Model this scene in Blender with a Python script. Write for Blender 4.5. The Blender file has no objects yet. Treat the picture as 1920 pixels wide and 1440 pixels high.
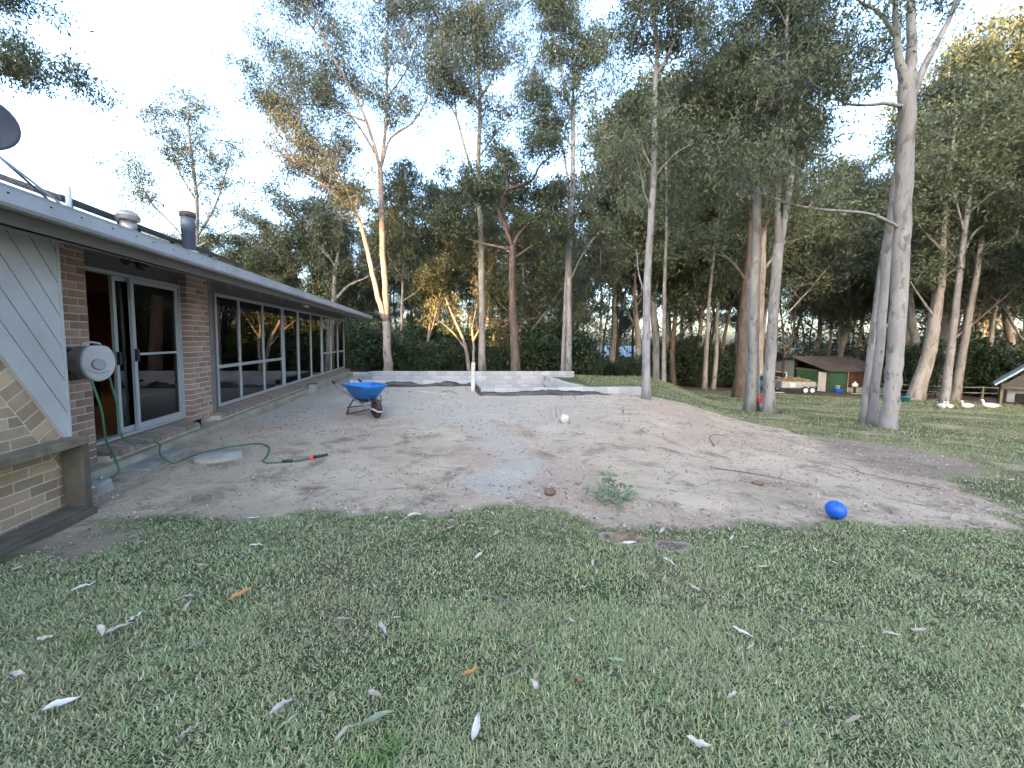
import bpy, bmesh, math, random
import numpy as np
from mathutils import Vector, Matrix

# ------------------------------------------------------------------ camera, sky, sun, exposure
SC = bpy.context.scene
COL = SC.collection
CAM_H = 1.58
PITCH, ROLL = 0.0772, 0.016
cam_d = bpy.data.cameras.new('camera')
cam_d.sensor_width = 36.0
cam_d.lens = 36.0 * 735.0 / 1920.0
cam_d.shift_y = -(720.0 - 694.6) / 1920.0
cam_d.clip_start, cam_d.clip_end = 0.05, 2000
cam = bpy.data.objects.new('camera', cam_d)
COL.objects.link(cam)
cp, sp, cr, sr = math.cos(PITCH), math.sin(PITCH), math.cos(ROLL), math.sin(ROLL)
_up, _fw = Vector((0, sp, cp)), Vector((0, cp, -sp))
_r = Vector((1, 0, 0))
_cx, _cy = cr * _r + sr * _up, -sr * _r + cr * _up
cam.matrix_world = Matrix(((_cx.x, _cy.x, -_fw.x, 0), (_cx.y, _cy.y, -_fw.y, 0), (_cx.z, _cy.z, -_fw.z, CAM_H), (0, 0, 0, 1)))
SC.camera = cam

SUN_EL = math.radians(8.0)
SUN_DIR = Vector((-math.cos(SUN_EL) * 0.350, -math.cos(SUN_EL) * 0.937, math.sin(SUN_EL)))   # towards the sun
world = bpy.data.worlds.new('World'); SC.world = world; world.use_nodes = True
wn = world.node_tree.nodes; wl = world.node_tree.links
bg = wn['Background']
sky = wn.new('ShaderNodeTexSky'); sky.sky_type = 'NISHITA'; sky.sun_disc = False
sky.sun_elevation = SUN_EL
sky.sun_rotation = math.atan2(SUN_DIR.x, SUN_DIR.y)
sky.altitude = 50; sky.air_density = 0.72; sky.dust_density = 4.6; sky.ozone_density = 1.3
wl.new(sky.outputs[0], bg.inputs[0]); bg.inputs[1].default_value = 0.15
sun_d = bpy.data.lights.new('sun', 'SUN'); sun_d.energy = 3.6; sun_d.angle = math.radians(0.5); sun_d.color = (1.0, 0.54, 0.22)
sun = bpy.data.objects.new('sun', sun_d); COL.objects.link(sun)
sun.rotation_euler = SUN_DIR.to_track_quat('Z', 'Y').to_euler(); sun.location = (-40, -10, 30)
vs = SC.view_settings
vs.view_transform = 'Standard'; vs.look = 'None'; vs.gamma = 1.0; vs.use_curve_mapping = False
vs.exposure = 3.85
SC.cycles.use_denoising = True
SC.cycles.adaptive_threshold = 0.02
SC.cycles.max_bounces = 5; SC.cycles.transparent_max_bounces = 8
SC.cycles.diffuse_bounces = 2; SC.cycles.glossy_bounces = 3; SC.cycles.transmission_bounces = 4

RNG = np.random.default_rng(7)
random.seed(7)

# ------------------------------------------------------------------ helpers: objects
def tag(o, label=None, cat=None, group=None, kind=None):
    if label: o['label'] = label
    if cat: o['category'] = cat
    if group: o['group'] = group
    if kind: o['kind'] = kind
    return o

def thing(name, label, cat, loc=(0, 0, 0), rz=0.0, group=None):
    o = bpy.data.objects.new(name, None); COL.objects.link(o)
    o.empty_display_size = 0.1
    o.location = loc; o.rotation_euler = (0, 0, rz)
    return tag(o, label, cat, group)

def link_mesh(name, me, mat, parent=None, loc=(0, 0, 0), rot=(0, 0, 0)):
    o = bpy.data.objects.new(name, me); COL.objects.link(o)
    if mat is not None and len(me.materials) == 0: me.materials.append(mat)
    o.parent = parent; o.location = loc; o.rotation_euler = rot
    return o

def np_mesh(name, verts, faces, smooth=False):
    """verts (n,3), faces: (m,k) int array with constant k"""
    me = bpy.data.meshes.new(name)
    verts = np.asarray(verts, np.float32); faces = np.asarray(faces, np.int32)
    m, k = faces.shape
    me.vertices.add(len(verts)); me.vertices.foreach_set('co', verts.ravel())
    me.loops.add(m * k); me.loops.foreach_set('vertex_index', faces.ravel())
    me.polygons.add(m); me.polygons.foreach_set('loop_start', np.arange(0, m * k, k, dtype=np.int32))
    if smooth: me.polygons.foreach_set('use_smooth', np.ones(m, bool))
    me.update(calc_edges=True)
    return me

class MB:
    """collects simple shapes into ONE mesh"""
    def __init__(s): s.v = []; s.f = []; s.sm = []
    def _add(s, vs_, fs, smooth=False):
        b = len(s.v); s.v += [tuple(p) for p in vs_]
        for f in fs: s.f.append(tuple(b + i for i in f)); s.sm.append(smooth)
    def hexa(s, p):   # 8 points: bottom 4 ccw, top 4 ccw
        s._add(p, [(3, 2, 1, 0), (4, 5, 6, 7), (0, 1, 5, 4), (1, 2, 6, 5), (2, 3, 7, 6), (3, 0, 4, 7)]); return s
    def box(s, x0, x1, y0, y1, z0, z1):
        return s.hexa([(x0, y0, z0), (x1, y0, z0), (x1, y1, z0), (x0, y1, z0), (x0, y0, z1), (x1, y0, z1), (x1, y1, z1), (x0, y1, z1)])
    def prism(s, poly, a, b, axis='x'):
        """polygon (p,q) extruded from a to b along axis; x: (p,q)=(y,z); y: (x,z); z: (x,y)"""
        n = len(poly)
        def P(p, q, t): return (t, p, q) if axis == 'x' else ((p, t, q) if axis == 'y' else (p, q, t))
        vs_ = [P(p, q, a) for p, q in poly] + [P(p, q, b) for p, q in poly]
        fs = [tuple(range(n))[::-1], tuple(range(n, 2 * n))] + [(i, (i + 1) % n, n + (i + 1) % n, n + i) for i in range(n)]
        s._add(vs_, fs); return s
    def tube(s, pts, rad, sides=8, cap=True, smooth=True, squash=1.0):
        pts = [Vector(p) for p in pts]; n = len(pts)
        if not hasattr(rad, '__len__'): rad = [rad] * n
        b = len(s.v); prev = None
        for i, p in enumerate(pts):
            t = (pts[min(i + 1, n - 1)] - pts[max(i - 1, 0)]).normalized()
            if prev is None:
                a = t.orthogonal().normalized()
            else:
                a = (prev - t * prev.dot(t))
                a = a.normalized() if a.length > 1e-6 else t.orthogonal().normalized()
            prev = a; c = t.cross(a)
            for k in range(sides):
                w = 2 * math.pi * k / sides
                s.v.append(tuple(p + (a * math.cos(w) + c * math.sin(w) * squash) * rad[i]))
        for i in range(n - 1):
            for k in range(sides):
                k2 = (k + 1) % sides
                s.f.append((b + i * sides + k, b + i * sides + k2, b + (i + 1) * sides + k2, b + (i + 1) * sides + k)); s.sm.append(smooth)
        if cap:
            s.f.append(tuple(b + k for k in range(sides))[::-1]); s.sm.append(False)
            s.f.append(tuple(b + (n - 1) * sides + k for k in range(sides))); s.sm.append(False)
        return s
    def lathe(s, prof, sides=20, c=(0, 0, 0), ax=(0, 0, 1), smooth=True):
        """profile [(r, h)] revolved about ax through c"""
        ax = Vector(ax).normalized(); a = ax.orthogonal().normalized(); d = ax.cross(a); c = Vector(c); b = len(s.v)
        for r, hh in prof:
            for k in range(sides):
                w = 2 * math.pi * k / sides
                s.v.append(tuple(c + ax * hh + (a * math.cos(w) + d * math.sin(w)) * r))
        for i in range(len(prof) - 1):
            for k in range(sides):
                k2 = (k + 1) % sides
                s.f.append((b + i * sides + k, b + i * sides + k2, b + (i + 1) * sides + k2, b + (i + 1) * sides + k)); s.sm.append(smooth)
        s.f.append(tuple(b + k for k in range(sides))[::-1]); s.sm.append(False)
        s.f.append(tuple(b + (len(prof) - 1) * sides + k for k in range(sides))); s.sm.append(False)
        return s
    def ball(s, c, r, seg=12, rings=8):
        rx, ry, rz = r if hasattr(r, '__len__') else (r, r, r); b = len(s.v)
        for i in range(rings + 1):
            ph = math.pi * i / rings
            for k in range(seg):
                w = 2 * math.pi * k / seg
                s.v.append((c[0] + rx * math.sin(ph) * math.cos(w), c[1] + ry * math.sin(ph) * math.sin(w), c[2] - rz * math.cos(ph)))
        for i in range(rings):
            for k in range(seg):
                k2 = (k + 1) % seg
                s.f.append((b + i * seg + k, b + i * seg + k2, b + (i + 1) * seg + k2, b + (i + 1) * seg + k)); s.sm.append(True)
        return s
    def mesh(s, name):
        me = bpy.data.meshes.new(name); me.from_pydata(s.v, [], s.f)
        me.polygons.foreach_set('use_smooth', s.sm); me.update(); return me
    def build(s, name, mat, parent=None, loc=(0, 0, 0), rot=(0, 0, 0), bevel=0.0):
        o = link_mesh(name, s.mesh(name), mat, parent, loc, rot)
        if bevel:
            m = o.modifiers.new('bevel', 'BEVEL'); m.width = bevel; m.segments = 2; m.limit_method = 'ANGLE'; m.angle_limit = math.radians(40)
        return o

def cut_poly(poly, a, b, c):
    """keep the part of the polygon with a*p+b*q<=c"""
    out = []
    for i, (p, q) in enumerate(poly):
        p2, q2 = poly[(i + 1) % len(poly)]
        d1, d2 = a * p + b * q - c, a * p2 + b * q2 - c
        if d1 <= 0: out.append((p, q))
        if d1 * d2 < 0:
            t = d1 / (d1 - d2); out.append((p + (p2 - p) * t, q + (q2 - q) * t))
    return out

# ------------------------------------------------------------------ helpers: materials
def mat_new(name):
    m = bpy.data.materials.new(name); m.use_nodes = True
    return m, m.node_tree.nodes, m.node_tree.links, m.node_tree.nodes['Principled BSDF']

def N(nt, typ, **kw):
    n = nt.new(typ)
    for k, v in kw.items(): setattr(n, k, v)
    return n

def c4(c): return (c[0], c[1], c[2], 1.0)

def mix_col(nodes, links, fac, a, b):
    m = nodes.new('ShaderNodeMix'); m.data_type = 'RGBA'
    for sock, val in ((m.inputs[0], fac), (m.inputs[6], a), (m.inputs[7], b)):
        if isinstance(val, bpy.types.NodeSocket): links.new(val, sock)
        else: sock.default_value = val if not isinstance(val, tuple) else c4(val)
    return m.outputs[2]

def ramp(nodes, links, src, lo, hi):
    r = nodes.new('ShaderNodeMapRange'); r.inputs[1].default_value = lo; r.inputs[2].default_value = hi
    links.new(src, r.inputs[0]); return r.outputs[0]

def noise(nodes, links, scale, detail=4, rough=0.55, coord=None, dist=0.0, out=0):
    t = nodes.new('ShaderNodeTexNoise'); t.inputs['Scale'].default_value = scale; t.inputs['Detail'].default_value = detail
    t.inputs['Roughness'].default_value = rough; t.inputs['Distortion'].default_value = dist
    if coord is not None: links.new(coord, t.inputs['Vector'])
    return t.outputs[out]

def paint(name, col, rough=0.6, col2=None, scale=6.0, metal=0.0, bump=0.0, bscale=60.0, rnd=0.0, spec=0.5, lo=0.35, hi=0.65, dirt=None):
    """plain surface with a second tone in patches, optional per-object tone and fine relief"""
    m, nd, ln, p = mat_new(name)
    tc = N(nd, 'ShaderNodeTexCoord').outputs['Object']
    out = c4(col)
    if col2 is not None:
        f = ramp(nd, ln, noise(nd, ln, scale, 5, 0.6, tc), lo, hi)
        out = mix_col(nd, ln, f, c4(col), c4(col2))
    if rnd:
        oi = N(nd, 'ShaderNodeObjectInfo').outputs['Random']
        hsv = nd.new('ShaderNodeHueSaturation')
        mr = nd.new('ShaderNodeMapRange'); mr.inputs[3].default_value = 1 - rnd; mr.inputs[4].default_value = 1 + rnd; ln.new(oi, mr.inputs[0])
        ln.new(mr.outputs[0], hsv.inputs['Value'])
        if isinstance(out, tuple): hsv.inputs['Color'].default_value = out
        else: ln.new(out, hsv.inputs['Color'])
        out = hsv.outputs[0]
    if isinstance(out, tuple): p.inputs['Base Color'].default_value = out
    else: ln.new(out, p.inputs['Base Color'])
    p.inputs['Roughness'].default_value = rough; p.inputs['Metallic'].default_value = metal
    p.inputs['Specular IOR Level'].default_value = spec
    if bump:
        b = nd.new('ShaderNodeBump'); b.inputs['Strength'].default_value = bump; b.inputs['Distance'].default_value = 0.01
        ln.new(noise(nd, ln, bscale, 6, 0.65, tc), b.inputs['Height']); ln.new(b.outputs[0], p.inputs['Normal'])
    return m

def leaf_mat(name, a, b, c, trans=0.25, rough=0.5):
    """leaf colour varies leaf by leaf between three tones"""
    m, nd, ln, p = mat_new(name)
    rnd = N(nd, 'ShaderNodeNewGeometry').outputs['Random Per Island']
    cr_ = nd.new('ShaderNodeValToRGB'); e = cr_.color_ramp.elements
    e[0].color = c4(a); e[1].color = c4(c); e[1].position = 1.0
    k = e.new(0.6); k.color = c4(b)
    ln.new(rnd, cr_.inputs[0]); ln.new(cr_.outputs[0], p.inputs['Base Color'])
    p.inputs['Roughness'].default_value = rough; p.inputs['Specular IOR Level'].default_value = 0.35
    t = nd.new('ShaderNodeBsdfTranslucent'); ln.new(cr_.outputs[0], t.inputs[0])
    mx = nd.new('ShaderNodeMixShader'); mx.inputs[0].default_value = trans
    out = nd['Material Output']; ln.new(p.outputs[0], mx.inputs[1]); ln.new(t.outputs[0], mx.inputs[2]); ln.new(mx.outputs[0], out.inputs[0])
    return m

def bark_mat(name, a, b, c, scale=2.2, rough_from=None):
    """smooth gum bark: pale ground with grey and tan patches"""
    m, nd, ln, p = mat_new(name)
    tc = N(nd, 'ShaderNodeTexCoord').outputs['Object']
    mp = nd.new('ShaderNodeMapping'); mp.inputs['Scale'].default_value = (1, 1, 0.35); ln.new(tc, mp.inputs[0])
    v = mp.outputs[0]
    o = mix_col(nd, ln, ramp(nd, ln, noise(nd, ln, scale, 4, 0.6, v), 0.44, 0.56), c4(a), c4(b))
    o = mix_col(nd, ln, ramp(nd, ln, noise(nd, ln, scale * 2.3, 5, 0.7, v, 0.6), 0.54, 0.62), o, c4(c))
    mp2 = nd.new('ShaderNodeMapping'); mp2.inputs['Scale'].default_value = (1, 1, 0.12); ln.new(tc, mp2.inputs[0])
    f = ramp(nd, ln, noise(nd, ln, 14, 4, 0.7, mp2.outputs[0]), 0.45, 0.8)
    mul = nd.new('ShaderNodeMath'); mul.operation = 'MULTIPLY'; mul.inputs[1].default_value = 0.35; ln.new(f, mul.inputs[0])
    o = mix_col(nd, ln, mul.outputs[0], o, c4([x * 0.45 for x in a]))
    ln.new(o, p.inputs['Base Color']); p.inputs['Roughness'].default_value = 0.8; p.inputs['Specular IOR Level'].default_value = 0.2
    bm = nd.new('ShaderNodeBump'); bm.inputs['Strength'].default_value = 0.5; bm.inputs['Distance'].default_value = 0.02
    ln.new(noise(nd, ln, 9, 6, 0.65, mp2.outputs[0]), bm.inputs['Height']); ln.new(bm.outputs[0], p.inputs['Normal'])
    return m

def glass_mat(name, tint=(0.42, 0.48, 0.55)):
    m, nd, ln, p = mat_new(name)
    nd.remove(p)
    tr = nd.new('ShaderNodeBsdfTransparent'); tr.inputs[0].default_value = c4(tint)
    gl = nd.new('ShaderNodeBsdfGlossy'); gl.inputs['Roughness'].default_value = 0.01; gl.inputs[0].default_value = (0.9, 0.93, 0.95, 1)
    fr = nd.new('ShaderNodeFresnel'); fr.inputs[0].default_value = 1.5
    mx = nd.new('ShaderNodeMixShader'); ln.new(fr.outputs[0], mx.inputs[0]); ln.new(tr.outputs[0], mx.inputs[1]); ln.new(gl.outputs[0], mx.inputs[2])
    ln.new(mx.outputs[0], nd['Material Output'].inputs[0])
    return m

# ------------------------------------------------------------------ helpers: fields (numpy)
def _hash(ix, iy, s):
    h_ = (ix.astype(np.int64) * 374761393 + iy.astype(np.int64) * 668265263 + s * 1442695041) & 0x7fffffff
    h_ = ((h_ ^ (h_ >> 13)) * 1274126177) & 0x7fffffff
    return ((h_ ^ (h_ >> 16)) & 0xffff) / 65535.0

def vnoise(x, y, s=0):
    x = np.asarray(x, float); y = np.asarray(y, float)
    ix, iy = np.floor(x), np.floor(y); fx, fy = x - ix, y - iy
    fx = fx * fx * (3 - 2 * fx); fy = fy * fy * (3 - 2 * fy)
    a, b = _hash(ix, iy, s), _hash(ix + 1, iy, s); c, d = _hash(ix, iy + 1, s), _hash(ix + 1, iy + 1, s)
    return (a * (1 - fx) + b * fx) * (1 - fy) + (c * (1 - fx) + d * fx) * fy

def fbm(x, y, s=0, oct_=4):
    t = 0; amp = 0.5; f = 1.0
    for i in range(oct_):
        t = t + amp * vnoise(x * f, y * f, s + i * 17); amp *= 0.5; f *= 2.03
    return t / (1 - 0.5 ** oct_)

def smooth(a, b, x):
    t = np.clip((np.asarray(x, float) - a) / (b - a), 0, 1); return t * t * (3 - 2 * t)

def poly_sd(px, py, poly):
    """signed distance, negative inside"""
    px = np.asarray(px, float); py = np.asarray(py, float)
    dmin = np.full(px.shape, 1e9); ins = np.zeros(px.shape, bool); n = len(poly)
    for i in range(n):
        x0, y0 = poly[i]; x1, y1 = poly[(i + 1) % n]
        ex, ey = x1 - x0, y1 - y0
        t = np.clip(((px - x0) * ex + (py - y0) * ey) / (ex * ex + ey * ey + 1e-12), 0, 1)
        dmin = np.minimum(dmin, np.hypot(px - x0 - t * ex, py - y0 - t * ey))
        c = ((y0 > py) != (y1 > py)) & (px < (x1 - x0) * (py - y0) / ((y1 - y0) if y1 != y0 else 1e-9) + x0)
        ins ^= c
    return np.where(ins, -dmin, dmin)

# house frame: local x = v (out from the wall), local y = u (along the wall, away from the camera)
TH = 0.1925; DA = 3.855
HD = (-math.sin(TH), math.cos(TH)); HN = (math.cos(TH), math.sin(TH))
def hw(u, v, z=0.0):
    w = v - DA; return (HD[0] * u + HN[0] * w, HD[1] * u + HN[1] * w, z)

DIRT = [(-3.60, 3.28), (-2.65, 3.39), (-1.72, 3.44), (-0.53, 3.58), (-0.03, 3.74), (0.61, 3.52), (0.85, 3.36), (1.15, 3.30), (1.62, 3.34),
        (2.39, 3.44), (3.06, 3.50), (3.66, 3.45), (4.5, 3.55), (5.3, 3.95), (5.6, 4.5), (5.9, 5.25), (6.2, 6.99), (6.9, 9.0), (7.0, 10.2), (5.6, 11.7), (4.3, 12.3), (3.0, 13.5), (1.5, 19), (-4, 21.5), (-14, 24), (-14, 0), (-6, 2.2), (-4.6, 2.9)]
POOL = [hw(17.98, 1.08)[:2], hw(17.98, 9.05)[:2], hw(11.70, 9.05)[:2], hw(11.70, 5.40)[:2], hw(14.16, 5.40)[:2], hw(14.16, 1.08)[:2]]
HOLE = (0.93, 3.06)

def nat(X, Y):
    z = 0.25 - 0.0216 * np.maximum(X, -2) - 0.0676 * np.maximum(Y, -2)
    z = np.minimum(z, 0.38)
    return np.where(z > -2.5, z, -2.5 - 1.2 * (1 - np.exp(np.minimum(0, z + 2.5) / 1.2)))

def ground(X, Y, pool=True, rough=True):
    X = np.asarray(X, float); Y = np.asarray(Y, float)
    pad = -0.01 - 0.006 * Y
    dx, dy = 3, 8.2; L = math.hypot(dx, dy); sd = ((X - 1.2) * dy - (Y - 3.8) * dx) / L
    s = (1 - smooth(-0.3, 3.2, sd)) * smooth(2.3, 4.2, Y + np.maximum(0, -X - 2) * 0.6) * (1 - smooth(19.5, 26, Y))
    z = nat(X, Y) * (1 - s) + pad * s
    if rough:
        z = z + (fbm(X * 0.55, Y * 0.55, 3) - 0.5) * 0.05 * smooth(1, 3, np.hypot(X, Y)) + (fbm(X * 2.7, Y * 2.7, 9) - 0.5) * 0.05
        far = smooth(9, 14, np.hypot(X, Y))
        z = z + (fbm(X * 0.14, Y * 0.14, 21) - 0.5) * 0.35 * far * (1 - smooth(0, 1, (Y < 20) & (X < 7)))
    dh = np.hypot((X - HOLE[0]) * 0.65, Y - HOLE[1] - .01)
    z = z - 0.26 * (1 - smooth(0.055, 0.10, dh))
    if pool:
        z = np.where(poly_sd(X, Y, POOL) < 0.0, -0.95, z)
    return z

def gz(x, y): return float(ground(np.array([x]), np.array([y]))[0])

def dirt_mask(X, Y):
    sd = poly_sd(X, Y, DIRT)
    e = sd + (fbm(X * 2.3, Y * 2.3, 41) - 0.5) * 0.45 + (fbm(X * 9, Y * 9, 43) - 0.5) * 0.18
    m = 1 - smooth(-0.06, 0.10, e)
    # worn patches in the lawn
    bx = 1 - smooth(0.30, 0.42, fbm(X * 0.8 + 3, Y * 0.8, 51))
    m = np.maximum(m, 0.55 * bx * smooth(4.5, 7, X))
    hx, hy = X - HOLE[0], Y - HOLE[1]
    hole = np.minimum(np.hypot(hx / 1.5, hy), np.hypot((hx - .36) / 1.6, hy + .10) + .03) + (fbm(X * 9, Y * 9, 71) - .5) * .10
    m = np.maximum(m, 1 - smooth(.115, .15, hole))
    # bare strip at the foot of the timber rack, lower left
    m = np.maximum(m, (1 - smooth(0.05, 0.5, np.abs((X + 3.0) * 0.55 + (Y - 2.75)) + (fbm(X * 3, Y * 3, 61) - 0.5) * 0.5)) * smooth(2.6, 3.0, -X) * 0.75)
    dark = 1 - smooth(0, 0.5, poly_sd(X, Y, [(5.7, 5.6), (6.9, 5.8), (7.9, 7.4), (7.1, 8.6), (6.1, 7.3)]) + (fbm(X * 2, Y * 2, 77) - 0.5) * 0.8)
    return np.maximum(m, dark * 0.95), np.maximum(dark, 1.6 * (1 - smooth(.08, .13, hole)))  # shade inside the hole is painted in as darker soil

# ------------------------------------------------------------------ materials
M = {}
M['brick'] = paint('brick', (0.265, 0.165, 0.130), 0.85, (0.345, 0.240, 0.190), 5.0, bump=0.5, bscale=70, rnd=0.30, lo=0.3, hi=0.75)
M['brick_tan'] = paint('tan_brick', (0.330, 0.225, 0.140), 0.85, (0.400, 0.305, 0.205), 5.0, bump=0.5, bscale=70, rnd=0.32, lo=0.3, hi=0.75)
M['mortar'] = paint('mortar', (0.66, 0.59, 0.50), 0.95, (0.52, 0.46, 0.38), 9, bump=0.5, bscale=90)
M['sillbrick'] = paint('sill_brick', (0.28, 0.215, 0.17), 0.85, (0.21, 0.155, 0.12), 6, bump=0.4, bscale=60, rnd=0.2)
M['concrete'] = paint('concrete', (0.33, 0.32, 0.29), 0.9, (0.22, 0.20, 0.17), 3.0, bump=0.4, bscale=40)
M['footing'] = paint('footing_concrete', (0.36, 0.32, 0.25), 0.9, (0.22, 0.18, 0.13), 2.2, bump=0.5, bscale=30)
M['lidtop'] = paint('pale_lid_concrete', (0.40, 0.38, 0.34), 0.9, (0.27, 0.25, 0.21), 4.0, bump=0.3, bscale=40)
M['block'] = paint('concrete_block', (0.41, 0.415, 0.425), 0.92, (0.33, 0.335, 0.345), 2.5, bump=0.5, bscale=60, rnd=0.16)
M['block_mortar'] = paint('block_mortar', (0.22, 0.22, 0.22), 0.95, (0.17, 0.17, 0.17), 8, bump=0.3)
M['board'] = paint('painted_board', (0.43, 0.435, 0.44), 0.55, (0.36, 0.36, 0.355), 1.6, bump=0.12, bscale=30, rnd=0.05)
M['trim'] = paint('tan_trim', (0.115, 0.105, 0.092), 0.6, (0.10, 0.09, 0.078), 1.5, bump=0.05)
M['gutter'] = paint('gutter_paint', (0.44, 0.46, 0.50), 0.4, (0.33, 0.35, 0.37), 2.6, lo=0.45, hi=0.8)
M['slot'] = paint('slot_dark', (0.03, 0.03, 0.03), 0.8)
M['roof'] = paint('roof_metal', (0.50, 0.52, 0.55), 0.4, (0.44, 0.46, 0.48), 1.0, metal=0.3)
M['alu'] = paint('aluminium_frame', (0.47, 0.50, 0.53), 0.4, (0.42, 0.45, 0.47), 3, metal=0.35)
M['black'] = paint('black_plastic', (0.015, 0.015, 0.017), 0.45, (0.03, 0.03, 0.03), 12)
M['blind'] = paint('blind_cloth', (0.050, 0.060, 0.085), 0.9, (0.044, 0.052, 0.075), 20)
M['curtain'] = paint('curtain_cloth', (0.05, 0.05, 0.06), 0.9, (0.08, 0.08, 0.09), 3)
M['glass'] = glass_mat('window_glass')
M['inwall'] = paint('interior_wall', (0.20, 0.10, 0.065), 0.8, (0.17, 0.085, 0.055), 1.0)
M['infloor'] = paint('interior_floor', (0.20, 0.14, 0.10), 0.6, (0.16, 0.11, 0.08), 2.0)
M['downpipe'] = paint('downpipe_brown', (0.16, 0.13, 0.12), 0.6, (0.20, 0.17, 0.16), 4)
M['timber'] = paint('weathered_timber', (0.20, 0.170, 0.115), 0.85, (0.11, 0.088, 0.055), 9, bump=0.5, bscale=35)
M['timber_dark'] = paint('dark_and_shaded_timber', (0.065, 0.056, 0.040), 0.85, (0.105, 0.090, 0.064), 7, bump=0.5, bscale=30)  # plain dark timber, also standing in for shade on the rack's end board
M['reel'] = paint('reel_beige', (0.42, 0.405, 0.40), 0.45, (0.38, 0.365, 0.36), 3)
M['reel_side'] = paint('reel_side', (0.24, 0.21, 0.20), 0.5, (0.22, 0.19, 0.18), 3)
M['reel_hub'] = paint('reel_hub', (0.27, 0.27, 0.31), 0.4)
M['hose'] = paint('green_hose', (0.055, 0.16, 0.085), 0.4, (0.045, 0.13, 0.07), 10)
M['red'] = paint('red_plastic', (0.65, 0.07, 0.04), 0.4)
M['pink'] = paint('pink_plastic', (0.80, 0.10, 0.14), 0.45, (0.70, 0.08, 0.12), 8)
M['blue'] = paint('blue_tray', (0.012, 0.14, 0.46), 0.42, (0.05, 0.17, 0.42), 7, lo=0.5, hi=0.75)
M['blueball'] = paint('blue_rubber', (0.006, 0.10, 0.54), 0.45, (0.03, 0.13, 0.50), 9, lo=0.5, hi=0.8)
M['steel'] = paint('galvanised_steel', (0.42, 0.43, 0.44), 0.45, (0.33, 0.34, 0.35), 5, metal=0.6)
M['darksteel'] = paint('dark_steel', (0.06, 0.065, 0.07), 0.45, (0.09, 0.09, 0.09), 6, metal=0.4)
M['rubber'] = paint('tyre_rubber', (0.022, 0.020, 0.020), 0.8, (0.045, 0.035, 0.032), 8)
M['rim'] = paint('red_rim', (0.10, 0.018, 0.015), 0.5)
M['white'] = paint('white_paint', (0.74, 0.74, 0.72), 0.5, (0.64, 0.63, 0.60), 3)
M['offwhite'] = paint('weathered_white', (0.62, 0.60, 0.55), 0.7, (0.42, 0.40, 0.36), 5, bump=0.2)
M['membrane'] = paint('black_membrane', (0.012, 0.012, 0.016), 0.38, (0.025, 0.025, 0.03), 6)
M['solar'] = paint('solar_panel', (0.020, 0.022, 0.03), 0.3, (0.028, 0.03, 0.038), 4)
M['vent'] = paint('vent_metal', (0.33, 0.31, 0.29), 0.4, (0.40, 0.35, 0.30), 2, metal=0.6)
M['flue'] = paint('flue_metal', (0.13, 0.15, 0.18), 0.5, (0.10, 0.11, 0.13), 3, metal=0.3)
M['rust'] = paint('rusty_cap', (0.16, 0.085, 0.05), 0.8, (0.06, 0.045, 0.04), 6)
M['dish'] = paint('dish_grey', (0.075, 0.085, 0.11), 0.5, (0.06, 0.07, 0.09), 3)
M['duck'] = paint('white_feathers', (0.80, 0.79, 0.75), 0.85, (0.72, 0.70, 0.64), 14, bump=0.3, bscale=50)
M['beak'] = paint('orange_beak', (0.70, 0.30, 0.05), 0.5)
M['shedroof'] = paint('old_shed_roof', (0.125, 0.105, 0.090), 0.85, (0.065, 0.052, 0.045), 0.8, bump=0.3, rnd=0.15, lo=0.3, hi=0.7)
M['shedgreen'] = paint('green_sheet', (0.035, 0.105, 0.062), 0.6, (0.03, 0.085, 0.05), 1.0, rnd=0.05)
M['shedgrey'] = paint('grey_blue_sheet', (0.20, 0.24, 0.29), 0.6, (0.17, 0.20, 0.25), 1.0)
M['shedbrown'] = paint('brown_plank', (0.075, 0.035, 0.025), 0.85, (0.055, 0.028, 0.02), 3, rnd=0.25)
M['dark'] = paint('dark_void', (0.012, 0.012, 0.013), 0.9)
M['teal'] = paint('teal_paint', (0.03, 0.19, 0.22), 0.35, (0.03, 0.16, 0.19), 2)
M['hay'] = paint('dry_cuttings', (0.36, 0.28, 0.15), 0.9, (0.20, 0.15, 0.08), 3, rnd=0.2)
M['hutroof'] = paint('hut_roof_metal', (0.34, 0.42, 0.46), 0.45, (0.28, 0.35, 0.38), 2)
M['hutwall'] = paint('hut_dark_wall', (0.055, 0.050, 0.048), 0.85, (0.075, 0.065, 0.06), 3)
M['rail'] = paint('pale_rail', (0.20, 0.21, 0.21), 0.7, (0.15, 0.16, 0.16), 4)
M['clod'] = paint('clod_brown', (0.20, 0.135, 0.10), 0.95, (0.12, 0.085, 0.06), 9, bump=0.6)
M['stick'] = paint('grey_stick', (0.22, 0.20, 0.18), 0.85, (0.13, 0.11, 0.10), 8, bump=0.3)
M['darkstick'] = paint('dark_stick', (0.06, 0.05, 0.045), 0.85, (0.10, 0.08, 0.07), 8)

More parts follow.
